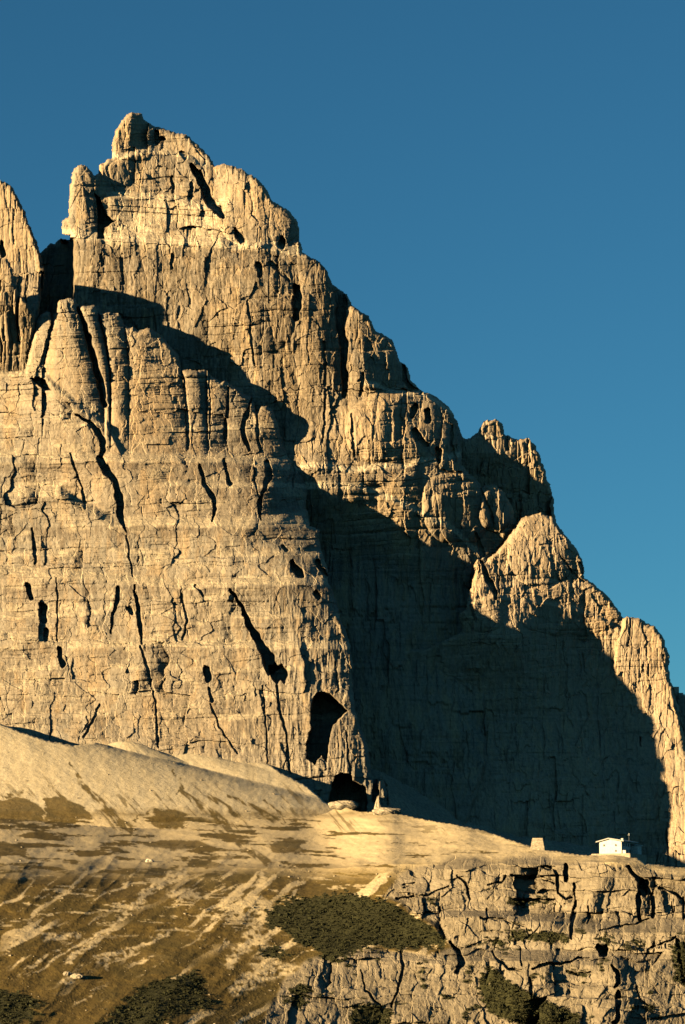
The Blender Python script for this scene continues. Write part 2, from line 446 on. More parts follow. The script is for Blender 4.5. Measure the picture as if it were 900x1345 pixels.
    # towers
    for a in (([(70, 417, 1.5), (62, 450, 2.2), (55, 480, 3)], 7), ([(103, 404, 2), (112, 430, 3.4), (122, 465, 4.2), (131, 500, 5.2), (138, 532, 4)], 14),
              ([(128, 408, 1), (136, 430, 1.8), (141, 455, 1.5), (143, 480, .8)], 5), ([(163, 425, 1), (168, 450, 1.3), (170, 480, .8)], 4),
              ([(239, 484, 1.4), (244, 515, 2.4), (246, 545, 2.8), (247, 588, 2.2)], 8), ([(300, 508, 1.5), (299, 540, 2.5), (296, 575, 3)], 5),
              ([(331, 523, 1), (322, 550, 3), (318, 565, 3.4), (328, 592, 2)], 7), ([(339, 538, 2), (338, 565, 2.2), (342, 592, 1.5)], 7),
              ([(275, 492, 1), (277, 540, 1.2), (274, 590, 1)], 3), ([(383, 600, 1), (386, 618, 1.8), (384, 640, 1.5)], 4),
              # main chimney of the face
              ([(100, 545, 1.6), (118, 555, 2.4), (128, 566, 4), (136, 582, 4.5), (134, 600, 3)], 9),
              ([(131, 602, 4), (140, 617, 5.4), (152, 632, 4), (158, 655, 5.6), (158, 676, 4.6), (163, 690, 2), (166, 700, .8)], 12), ([(167, 704, 1.2), (170, 730, 1.6), (175, 758, 1.0)], 4), ([(176, 768, 1.2), (181, 798, 2.8), (184, 822, 3.4), (187, 845, 1.2)], 8),
              ([(262, 612, 2), (269, 636, 3.2), (281, 655, 3.4), (283, 668, 3.2), (279, 684, 1.6)], 7), ([(294, 604, 2), (299, 625, 2.6), (303, 635, 3.4)], 6),
              ([(351, 608, 4), (354, 625, 4.6), (346, 645, 2.4), (340, 662, 3), (343, 682, 1.6)], 8), ([(333, 605, 1), (336, 640, 1.4), (342, 660, 1.6)], 4),
              ([(93, 596, 1.4), (101, 622, 2.2), (108, 640, 1.6), (112, 668, 2)], 5), ([(42, 694, 1.5), (45, 715, 3), (47, 740, 1.8)], 6),
              ([(156, 772, 2.8), (154, 790, 3.6), (148, 806, 2.4), (146, 832, 1.2)], 7), ([(37, 768, 3.4), (41, 786, 3)], 8), ([(57, 796, 5), (58, 815, 4.6)], 10), ([(60, 828, 3.6), (60, 840, 3)], 7),
              ([(74, 760, 1.2), (76, 800, 1.5), (75, 842, 1.4)], 4), ([(78, 852, 3.4), (82, 872, 4.4)], 9), ([(170, 800, 4), (173, 805, 3)], 5),
              ([(303, 774, 1.6), (318, 797, 2.6), (327, 820, 4.4), (340, 842, 6), (352, 862, 8), (357, 876, 9)], 17), ([(366, 884, 12), (368, 885, 12)], 22),
              ([(364, 902, 2), (367, 930, 2.6), (376, 962, 1.6), (381, 1015, 2)], 6), ([(185, 850, 1.6), (196, 885, 2.2), (204, 920, 1.4), (208, 980, 2)], 5),
              ([(272, 880, 5), (274, 892, 5)], 10), ([(275, 905, 2.4), (278, 920, 3)], 6), ([(276, 925, 1.2), (289, 956, 1.6), (312, 990, 1.2)], 4),
              ([(372, 718, 3), (376, 722, 3)], 6), ([(384, 738, 3), (391, 750, 7), (397, 756, 4)], 13), ([(417, 738, 3), (422, 748, 4), (428, 756, 2.4)], 9), ([(416, 780, 4), (420, 784, 3)], 8),
              ([(258, 770, 2.6), (266, 782, 1.8)], 5), ([(238, 780, 1.5), (246, 815, 1.8), (240, 840, 1.4)], 4), ([(58, 518, 2.2), (60, 532, 3), (54, 548, 1)], 5),
              ([(110, 968, 2), (120, 950, 2.2), (131, 925, 1.6)], 5), ([(345, 900, 1), (350, 960, 1.3), (352, 1010, 1.2)], 4), ([(440, 870, 1), (444, 905, 1.4), (441, 910, 1)], 4),
              ([(455, 960, 1), (458, 1000, 1.6), (462, 1025, 1.2)], 4), ([(486, 990, 2), (492, 1022, 2.6), (494, 1050, 5)], 12), ([(506, 1035, 1.5), (508, 1055, 2.5)], 8)):
        carve_line(Y, U, V, a[0], a[1], seed=len(a[0]) + int(a[0][0][0]))
    carve_poly(Y, U, V, [(38, 497), (52, 495), (60, 500), (68, 514), (56, 510)], 12)
    carve_poly(Y, U, V, [(412, 913), (422, 908), (433, 911), (445, 922), (457, 933), (447, 944), (438, 952), (433, 974), (429, 1001), (422, 992), (413, 1004), (403, 996), (402, 978), (408, 960), (408, 933)], 36, rough=1.6)
    carve_poly(Y, U, V, [(432, 1044), (440, 1020), (450, 1014), (461, 1018), (464, 1026), (480, 1033), (483, 1050), (481, 1068), (456, 1066), (432, 1054)], 40, rough=1.6)
    # warm freshly broken wall of the big tower, bright scar low on the face
    for (cu, cv, ru, rv, a) in ((195, 530, 60, 70, .9), (105, 490, 30, 40, .45), (350, 585, 40, 30, .4), (300, 940, 120, 60, .25)):
        oc = np.maximum(oc, a * np.exp(-((U - cu) / ru) ** 2 - ((V - cv) / rv) ** 2))
    sc = np.maximum(sc, 1 - sst(1.5, 4, np.hypot(U - 128, (V - 929) * .8)))
    sc = np.maximum(sc, .75 * sst(.05, .45, fbm(U / 60, V / 22, 3, 77)) * (1 - right))
    return Y, {'scree': sc, 'ochre': oc, 'stain_shade': stn_shade}
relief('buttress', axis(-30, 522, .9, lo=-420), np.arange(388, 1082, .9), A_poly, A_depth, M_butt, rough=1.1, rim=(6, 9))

# ---- left peak and the spire in front of it -----------------------------------
B_poly = [(-420, 330), (-200, 320), (-110, 280), (-40, 240), (0, 236), (9, 239), (16, 246), (27, 266), (37, 290), (47, 312), (54, 335), (59, 355), (57, 372), (55, 392), (50, 418), (46, 470), (44, 560), (-420, 560)]
B_tps = tps([(-400, 350, 2345), (-400, 550, 2320), (0, 250, 2352), (40, 330, 2346), (55, 370, 2340), (0, 420, 2330), (45, 480, 2310), (0, 550, 2290), (45, 550, 2300)])
def B_depth(U, V, sd):
    Y = B_tps(U, V); z = np.zeros(U.shape)
    Y += blocks(U, V, 31, [(30, 90, 2.2, 2), (12, 44, 1.2, 1.3), (5, 20, .5, .6)], [(16, .8), (7, .4)])
    carve_line(Y, U, V, [(3, 318, 3), (4, 334, 4)], 9)
    return Y, {'scree': z, 'ochre': .55 * (1 - sst(300, 380, V))}
relief('left_peak', axis(-20, 62, .9, lo=-420), np.arange(140, 560, .9), B_poly, B_depth, M_peak, rim=(6, 8), skirt=((3, 10), (9, 30), (20, 50)))
B2_poly = [(-420, 420), (-290, 400), (-262, 330), (-258, 278), (-240, 270), (-226, 276), (-222, 330), (-140, 330), (-120, 318), (-60, 322), (-20, 330), (0, 338), (10, 341), (16, 350), (20, 372), (25, 386), (36, 398), (44, 410), (47, 424), (42, 450), (38, 470), (36, 560), (-420, 560)]  # unseen outline left of view, spike included, is shaped for its shadows
def B2_depth(U, V, sd):
    Y = 2238 + .1 * np.clip(V - 341, 0, 70) + .42 * np.clip(V - 400, 0, 100) + .12 * np.maximum(U, 0) * sst(350, 390, V)
    Y = Y + blocks(U, V, 37, [(26, 90, 1.8, 2), (9, 50, .9, 1.1), (4, 16, .4, .5)], [(18, .6)])
    return Y, {'scree': np.zeros(U.shape), 'ochre': .3 + 0 * U}
relief('left_spire', axis(-20, 50, .9, lo=-420), np.arange(290, 560, .9), B2_poly, B2_depth, M_peak, rim=(5, 7), skirt=((3, 8), (8, 20), (14, 30)))

# ---- main peak ----------------------------------------------------------------
C_poly = [(46, 345), (52, 332), (60, 326), (66, 318), (72, 320), (80, 313), (92, 315), (92, 310), (82, 307), (81, 292), (90, 285), (91, 250), (95, 227), (102, 217), (112, 216), (120, 225), (125, 231), (129, 227), (131, 217), (140, 210), (147, 207), (148, 185), (152, 170),
          (160, 157), (170, 149), (187, 148), (190, 158), (200, 164), (220, 171), (245, 177), (260, 190), (275, 205), (281, 217), (295, 215), (320, 223), (340, 236), (352, 251), (360, 265), (380, 277), (392, 292), (395, 318),
          (397, 331), (415, 340), (430, 355), (437, 372), (446, 380), (456, 386), (463, 402), (484, 414), (494, 435), (515, 445), (525, 473), (537, 483), (539, 499), (555, 514), (571, 519), (591, 535), (601, 555), (607, 573),
          (606, 590), (607, 611), (614, 618), (622, 627), (632, 640), (640, 636), (650, 636), (662, 646), (668, 658), (674, 668), (677, 690), (664, 712), (644, 738), (625, 760), (640, 820), (640, 1000), (600, 1130), (380, 1130), (380, 700), (46, 700)]
C_tps = tps([(60, 330, 2350), (110, 330, 2330), (110, 240, 2350), (170, 160, 2392), (260, 200, 2396), (170, 230, 2378), (250, 250, 2382), (150, 300, 2352), (340, 250, 2376), (300, 310, 2358), (390, 310, 2372),
             (120, 420, 2320), (200, 340, 2336), (200, 450, 2322), (300, 340, 2340), (300, 460, 2326), (400, 360, 2346), (400, 460, 2334), (400, 560, 2330), (440, 400, 2352), (500, 440, 2368), (480, 540, 2336), (550, 530, 2364), (600, 560, 2374),
             (415, 612, 2304), (412, 640, 2303), (440, 622, 2311), (460, 650, 2313), (530, 640, 2328), (600, 620, 2356), (655, 650, 2378), (485, 656, 2324), (530, 680, 2334), (567, 693, 2348), (600, 712, 2364), (640, 740, 2378), (450, 720, 2336), (500, 850, 2330), (620, 850, 2360), (620, 1100, 2300), (400, 1100, 2290), (100, 690, 2320)])
def C_depth(U, V, sd):
    Y = C_tps(U, V); sc = np.zeros(U.shape); oc = np.zeros(U.shape)
    ledge(Y, V, [(0, 309), (92, 311), (150, 317), (250, 322), (320, 326), (370, 330), (420, 338)], U, 13, 9, scree=sc)
    ledge(Y, V, [(0, 200), (147, 208), (190, 200), (240, 205), (280, 225)], U, 8, 8, mask=1 - sst(270, 285, U), scree=sc)
    ledge(Y, V, [(0, 262), (155, 258), (220, 262), (280, 276), (320, 300)], U, 9, 6, mask=sst(135, 150, U) * (1 - sst(285, 310, U)), scree=sc)
    ledge(Y, V, [(380, 620), (410, 613), (470, 620), (540, 612), (600, 600), (640, 600)], U, 9, 5, mask=sst(380, 400, U), scree=sc)
    ledge(Y, V, [(380, 640), (420, 640), (470, 640), (520, 660), (600, 700), (640, 740)], U, 10, 3, mask=sst(380, 400, U), scree=sc)
    ledge(Y, V, [(440, 500), (480, 505), (510, 515), (560, 520), (620, 560)], U, 7, 8, mask=sst(470, 490, U) * (1 - sst(600, 620, U)), scree=sc)
    Y += blocks(U, V, 51, [(44, 100, 2.4, 1.8), (18, 48, 1.1, .9), (8, 24, .4, .4)], [(24, 1.3), (10, .8), (5, .35)], conv=.15)
    wall = sst(315, 335, V)
    bulges(Y, U, V, [(490, 452, 38, 62, 9), (528, 562, 72, 48, 10), (600, 668, 44, 46, 6), (652, 668, 20, 32, 7), (342, 272, 56, 54, 7), (172, 178, 30, 34, 5), (205, 232, 62, 30, 6), (110, 262, 22, 50, 5), (330, 400, 60, 66, 4), (415, 440, 30, 90, 5)])
    Y += facets(U, V, 22, 32, 1.4, 720) + facets(U, V, 8, 12, .4, 730)
    Y += pillars(U, V, 46, 170, 66, 2.4) * (.5 + .5 * wall) + 1.8
    Y -= wall * .9 * sst(-.2, .4, fbm(U / 90, V / 80, 2, 68)) * (ridged(U / 14 + .5 * fbm(U / 40, V / 60, 2, 3), V / 110, 3, 61) - .55)
    mid = sst(135, 150, U) * (1 - sst(290, 320, U)) * sst(255, 262, V) * (1 - wall)
    c, dist = layers1d((V - .06 * U) / 7., 65); Y += mid * ((c - .5) * 4 - .1 * (V - 258))
    # gully left of the wall, deep in shadow
    Y += 60 * (1 - sst(95, 99, U + 2 * perlin(U / 8, V / 16, 71))) * sst(311, 316, V)
    for a in (([(252, 218, 3), (260, 228, 5), (268, 246, 6), (276, 264, 6), (286, 276, 6), (293, 285, 3)], 16), ([(226, 232, 2), (227, 252, 2.4)], 5), ([(252, 240, 2.5), (250, 262, 3)], 6),
              ([(390, 378, 5), (391, 398, 6.5), (389, 418, 4)], 14), ([(446, 386, 7), (448, 404, 7), (446, 428, 5), (453, 455, 6), (451, 480, 4), (454, 500, 4), (452, 522, 2.5)], 13),
              ([(371, 314, 4), (370, 322, 5)], 9), ([(312, 306, 4), (318, 316, 5), (308, 300, 2)], 8), ([(206, 172, 3), (206, 186, 3.6), (214, 182, 3)], 8), ([(238, 200, 3), (243, 206, 4)], 6),
              ([(340, 348, 4.5), (342, 362, 3.4)], 8), ([(226, 335, 2.8), (226, 352, 2)], 6), ([(160, 334, 1.6), (161, 356, 2.2), (163, 372, 1.4)], 5), ([(133, 334, 2), (134, 348, 2.2)], 5), ([(356, 346, 3), (372, 360, 3), (380, 368, 2)], 6),
              ([(430, 352, 2), (432, 366, 3.5), (440, 374, 3)], 8), ([(545, 536, 5), (541, 546, 3.5)], 9), ([(562, 540, 4), (563, 552, 5)], 10), ([(545, 566, 4), (550, 576, 5), (560, 584, 3.4)], 8), ([(577, 592, 4), (576, 604, 4)], 8),
              ([(472, 500, 2), (478, 490, 2.4), (474, 520, 2)], 5), ([(594, 560, 2), (592, 585, 3), (598, 605, 3)], 7), ([(530, 480, 2), (532, 500, 3), (540, 510, 4), (552, 515, 3)], 9), ([(462, 545, 2), (464, 580, 2.6), (466, 600, 1.6)], 5),
              ([(425, 450, 1.6), (428, 520, 2), (424, 580, 1.4)], 4), ([(325, 395, 1.5), (330, 440, 1.8), (334, 480, 1.4)], 4), ([(625, 700, 2), (634, 730, 3)], 6), ([(632, 642, 1.6), (640, 664, 2), (650, 690, 1.6)], 6)):
        carve_line(Y, U, V, a[0], a[1], seed=len(a[0]) + int(a[0][0][0]))
    carve_poly(Y, U, V, [(125, 254), (132, 262), (137, 275), (142, 284), (151, 290), (143, 296), (136, 300), (138, 314), (128, 314), (128, 280)], 20, rough=1.4)
    for (cu, cv, ru, rv, a) in ((170, 180, 26, 30, .8), (340, 265, 50, 40, .6), (400, 480, 60, 120, .35), (500, 560, 70, 60, .6), (285, 405, 20, 12, .8), (500, 660, 110, 40, .5)):
        oc = np.maximum(oc, a * np.exp(-((U - cu) / ru) ** 2 - ((V - cv) / rv) ** 2))
    stn_shade = .95 * wall * sst(-.6, .15, fbm(U / 50, V / 90, 3, 57)) * (1 - sst(470, 560, U + .4 * (V - 400)))
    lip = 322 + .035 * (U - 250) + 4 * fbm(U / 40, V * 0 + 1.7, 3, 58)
    stn_shade = np.maximum(stn_shade, sst(-2, 2, V - lip) * (1 - sst(6, 26 + 12 * perlin(U / 8, V * 0, 59), V - lip)) * sst(90, 100, U))  # shadow hatch below the ledge, painted into the rock colour
    sc = np.maximum(sc, .9 * mid * sst(-.35, .2, fbm(U / 40, V / 14, 3, 7)))
    return Y, {'scree': sc, 'ochre': oc, 'stain_shade': stn_shade}
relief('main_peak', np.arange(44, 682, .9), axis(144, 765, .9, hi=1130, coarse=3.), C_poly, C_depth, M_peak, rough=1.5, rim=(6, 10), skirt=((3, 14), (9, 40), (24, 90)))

# ---- pinnacles behind the right shoulder ----------------------------------------
E_poly = [(560, 560), (600, 568), (612, 577), (619, 575), (628, 566), (634, 555), (640, 551), (652, 550), (660, 557), (664, 571), (678, 576), (693, 575), (704, 585), (711, 601), (718, 624), (724, 642), (727, 655), (730, 690), (730, 760), (560, 760)]
def E_depth(U, V, sd):
    Y = 2385 + .2 * (U - 645) + .25 * np.maximum(V - 595, 0) + facets(U, V, 16, 20, 1.2, 770)
    Y = Y + blocks(U, V, 81, [(26, 50, 2.4, 2), (10, 26, 1.4, 1), (5, 12, .6, .5)])
    carve_line(Y, U, V, [(664, 572, 2), (668, 590, 3)], 5); carve_line(Y, U, V, [(694, 578, 1.5), (697, 605, 2)], 4)
    return Y, {'scree': np.zeros(U.shape), 'ochre': .4 + 0 * U}
relief('right_pinnacle', np.arange(556, 736, .9), np.arange(545, 760, .9), E_poly, E_depth, M_spur, rim=(6, 9), skirt=((3, 12), (8, 30), (16, 50)))

# ---- right spur and the wall of the basin -------------------------------------------
D_poly = [(470, 860), (560, 850), (606, 830), (603, 806), (612, 800), (616, 780), (624, 752), (622, 742), (628, 735), (638, 738), (648, 728), (658, 718), (668, 706), (678, 692), (684, 682), (692, 677), (711, 674), (728, 680), (734, 690), (746, 706), (755, 718), (764, 734), (768, 745), (767, 759),
          (783, 768), (800, 784), (814, 803), (822, 815), (835, 850), (860, 900), (870, 1140), (470, 1140)]
D_tps = tps([(710, 680, 2372), (650, 735, 2352), (630, 745, 2342), (610, 800, 2334), (640, 800, 2338), (655, 832, 2335), (680, 836, 2340), (690, 770, 2355), (760, 740, 2376), (715, 816, 2365), (740, 822, 2376), (780, 775, 2382), (775, 839, 2389), (800, 850, 2393),
             (815, 815, 2389), (830, 900, 2398), (820, 890, 2395), (845, 940, 2396), (872, 1029, 2370), (620, 900, 2346), (480, 900, 2330), (480, 1130, 2280), (700, 1000, 2346), (850, 1000, 2382), (700, 1130, 2310), (860, 1130, 2366)])
def D_depth(U, V, sd):
    Y = D_tps(U, V); sc = np.zeros(U.shape)
    ledge(Y, V, [(600, 772), (680, 768), (720, 766), (800, 775)], U, 6, 5, scree=sc)
    ledge(Y, V, [(600, 800), (650, 785), (760, 800), (820, 830)], U, 6, 3, scree=sc)
    Y += blocks(U, V, 91, [(30, 70, 1.6, 1.2), (11, 26, .7, .6), (5, 14, .25, .25)], [(13, .8), (6, .45)], conv=.3)
    bulges(Y, U, V, [(712, 722, 42, 46, 6), (748, 800, 66, 34, 4), (636, 785, 26, 44, 4)])
    Y += facets(U, V, 18, 24, 1.2, 740) + facets(U, V, 7, 9, .4, 750)
    Y += pillars(U, V, 34, 110, 96, 1.4) + .7
    Y -= .8 * sst(-.3, .3, fbm(U / 60, V / 50, 2, 97)) * (ridged(U / 9, V / 60, 2, 95) - .5)
    for a in (([(632, 738, 2), (640, 758, 4), (650, 776, 4), (652, 786, 2)], 9), ([(618, 796, 1.5), (626, 815, 2)], 5), ([(762, 740, 2), (765, 752, 2.5)], 7), ([(735, 730, 1), (752, 752, 1.6), (766, 764, 1.4)], 4)):
        carve_line(Y, U, V, a[0], a[1], seed=int(a[0][0][0]))
    return Y, {'scree': sc * .35, 'ochre': .3 + .3 * np.exp(-((U - 720) / 70) ** 2 - ((V - 790) / 20) ** 2)}
relief('right_spur', axis(600, 872, .9, lo=470, coarse=3.), axis(668, 925, .9, hi=1140, coarse=2.), D_poly, D_depth, M_spur, rim=(6, 8), skirt=((3, 12), (8, 35), (16, 60)))

F_poly = [(806, 850), (815, 826), (818, 811), (824, 808), (839, 812), (861, 823), (872, 840), (879, 862), (880, 890), (886, 910), (893, 930), (897, 950), (900, 985), (930, 1010), (1000, 1060), (1180, 1110), (1180, 1180), (806, 1180)]
F_tps = tps([(820, 820, 2389), (875, 860, 2394), (840, 920, 2392), (890, 960, 2388), (850, 1050, 2370), (890, 1100, 2354), (820, 1130, 2366), (900, 1150, 2342), (1100, 1130, 2350)])
def F_depth(U, V, sd):
    Y = F_tps(U, V)
    Y = Y + blocks(U, V, 111, [(22, 80, 1.6, 1.4), (9, 30, .6, .7), (5, 14, .3, .3)], [(14, .7), (6, .4)])
    Y = Y + facets(U, V, 16, 26, 1.2, 760)
    carve_line(Y, U, V, [(884, 905, 1.5), (890, 930, 3), (896, 960, 2)], 6)
    return Y, {'scree': np.zeros(U.shape), 'ochre': .35 + 0 * U}
relief('right_shoulder', axis(806, 905, .9, hi=1180), np.arange(800, 1180, .9), F_poly, F_depth, M_spur, rim=(6, 8), skirt=((3, 12), (8, 35), (16, 60)))
G_poly = [(870, 900), (888, 907), (896, 909), (905, 915), (940, 930), (1000, 905), (1080, 960), (1180, 1000), (1180, 1180), (870, 1180)]
def G_depth(U, V, sd):
    Y = 2560 + .05 * (U - 900) - .15 * (V - 950) + blocks(U, V, 131, [(22, 60, 2.2, 2), (9, 24, 1.4, 1.1)])
    return Y, {'scree': np.zeros(U.shape), 'ochre': .2 + 0 * U}
relief('far_ridge', axis(870, 910, 1.2, hi=1180), np.arange(890, 1180, 2.), G_poly, G_depth, M_spur, rim=(6, 8))

# ---- scree in the shadowed basin -----------------------------------------------------
H_poly = [(440, 1004), (500, 1012), (520, 1022), (560, 1046), (620, 1078), (680, 1098), (730, 1104), (770, 1110), (800, 1122), (830, 1136), (870, 1150), (930, 1160), (930, 1190), (440, 1190)]
def H_depth(U, V, sd):
    top = np.interp(U, [440, 500, 560, 620, 680, 730, 760, 790, 830, 870, 930], [1004, 1012, 1046, 1078, 1098, 1104, 1106, 1114, 1136, 1150, 1160])
    Y = np.interp(U, [440, 600, 700, 800, 930], [2290, 2312, 2312, 2318, 2330]) - 1.0 * (V - top)
    Y += 3 * fbm((U - .9 * V) / 24, (V + .4 * U) / 90, 3, 141) + 1.0 * fbm(U / 5, V / 5, 3, 142)
    sc = .5 + .5 * sst(-.25, .3, fbm((U - 1.2 * V) / 26, V / 120, 3, 145))
    return Y, {'scree': sc, 'ochre': np.zeros(U.shape)}
relief('basin_scree', np.arange(440, 930, 2.), np.arange(1000, 1190, 1.2), H_poly, H_depth, M_butt, rim=(3, 2), skirt=((2, 10), (4, 25)))

# ---- hill: scree fans, shelf, meadow and the rock steps below the hut --------------------
RIDGE = [(-420, 940), (-100, 948), (0, 950), (29, 962), (64, 973), (98, 979), (156, 972), (231, 979), (272, 974), (306, 985), (335, 994), (370, 1014), (405, 1034), (431, 1056), (451, 1060), (472, 1066), (521, 1069), (560, 1077), (602, 1084), (639, 1092), (670, 1103),
         (696, 1111), (717, 1116), (748, 1121), (775, 1124), (800, 1123), (820, 1123), (837, 1127), (848, 1134), (875, 1137), (900, 1140), (1000, 1150), (1300, 1190)]
J_poly = RIDGE + [(1300, 1425), (-420, 1425)]
ST = [(-420, [(935, 2280), (1045, 2200), (1068, 2050), (1085, 1950), (1135, 1620), (1165, 1500), (1345, 1310), (1430, 1240)]),
      (0, [(945, 2280), (1052, 2200), (1070, 2050), (1085, 1950), (1110, 1800), (1135, 1620), (1160, 1505), (1250, 1405), (1345, 1315), (1430, 1245)]),
      (200, [(970, 2280), (1066, 2200), (1083, 2050), (1096, 1950), (1120, 1760), (1150, 1570), (1180, 1495), (1260, 1410), (1345, 1325), (1430, 1250)]),
      (400, [(1025, 2260), (1062, 2190), (1074, 2060), (1090, 1910), (1115, 1730), (1140, 1570), (1175, 1500), (1250, 1430), (1345, 1360), (1430, 1290)]),
      (520, [(1060, 1830), (1069, 1800), (1085, 1700), (1110, 1590), (1135, 1510), (1170, 1482), (1240, 1440), (1262, 1418), (1345, 1375), (1430, 1310)]),
      (620, [(1080, 1650), (1090, 1610), (1110, 1550), (1130, 1500), (1142, 1484), (1196, 1466), (1204, 1446), (1245, 1434), (1262, 1410), (1345, 1384), (1430, 1330)]),
      (720, [(1110, 1530), (1117, 1515), (1136, 1482), (1200, 1462), (1210, 1440), (1248, 1428), (1262, 1402), (1345, 1378), (1430, 1330)]),
      (800, [(1118, 1500), (1123, 1490), (1132, 1472), (1210, 1450), (1225, 1426), (1250, 1418), (1268, 1398), (1345, 1376), (1430, 1330)]),
      (900, [(1130, 1495), (1140, 1480), (1152, 1462), (1205, 1448), (1225, 1422), (1260, 1412), (1345, 1386), (1430, 1335)]),
      (1300, [(1180, 1480), (1200, 1460), (1260, 1440), (1345, 1400), (1430, 1340)])]
CLIFF = [(600, 1128), (700, 1127), (775, 1131), (840, 1138), (880, 1150), (1300, 1200), (1300, 1430), (330, 1430), (345, 1345), (372, 1290), (400, 1262), (440, 1250), (500, 1246), (570, 1252), (592, 1244), (570, 1216), (540, 1196), (505, 1176), (520, 1150), (555, 1135)]
SCRUB = [[(352, 1196), (368, 1184), (395, 1178), (430, 1177), (459, 1171), (490, 1181), (519, 1188), (545, 1205), (566, 1216), (590, 1236), (584, 1244), (556, 1244), (524, 1250), (500, 1244), (477, 1247), (440, 1264), (424, 1262), (416, 1246), (384, 1238), (376, 1222), (347, 1219)],
         [(639, 1270), (652, 1272), (664, 1287), (690, 1300), (722, 1317), (764, 1333), (760, 1350), (691, 1349), (655, 1336), (639, 1330), (624, 1296)],
         [(120, 1350), (150, 1332), (170, 1308), (192, 1292), (225, 1284), (258, 1275), (270, 1290), (262, 1305), (290, 1318), (262, 1326), (230, 1332), (210, 1350)],
         [(-60, 1300), (0, 1298), (30, 1306), (66, 1320), (40, 1325), (58, 1334), (10, 1350), (-60, 1350)],
         [(384, 1296), (398, 1288), (410, 1300), (400, 1320), (386, 1325), (378, 1314)], [(340, 1248), (362, 1243), (380, 1250), (366, 1258), (345, 1258)], [(462, 1322), (480, 1318), (520, 1326), (510, 1350), (460, 1350)],
         [(688, 1228), (705, 1222), (740, 1226), (752, 1234), (720, 1238), (690, 1236)], [(744, 1272), (760, 1276), (780, 1276), (765, 1284), (748, 1280)], [(830, 1238), (842, 1232), (846, 1240), (836, 1247)], [(786, 1230), (806, 1226), (800, 1238), (788, 1240)],
         [(882, 1240), (905, 1236), (905, 1300), (890, 1290)], [(640, 1232), (662, 1234), (668, 1244), (650, 1246)], [(560, 1182), (575, 1178), (570, 1190)], [(660, 1180), (700, 1182), (720, 1178), (725, 1184), (690, 1190), (664, 1188)], [(668, 1222), (690, 1220), (690, 1238), (672, 1238)]]
def hill_base(U, V):
    ev = [np.interp(V.ravel(), [p[0] for p in s[1]], [p[1] for p in s[1]], left=None).reshape(V.shape) + np.maximum(0, s[1][0][0] - V) * 1.2 for s in ST]
    Y = ev[0].copy()
    for i in range(len(ST) - 1):
        t = sst(ST[i][0], ST[i + 1][0], U)
        inb = U >= ST[i][0]
        Y = np.where(inb, ev[i] + (ev[i + 1] - ev[i]) * t, Y)
    return Y
hill_sd = {}
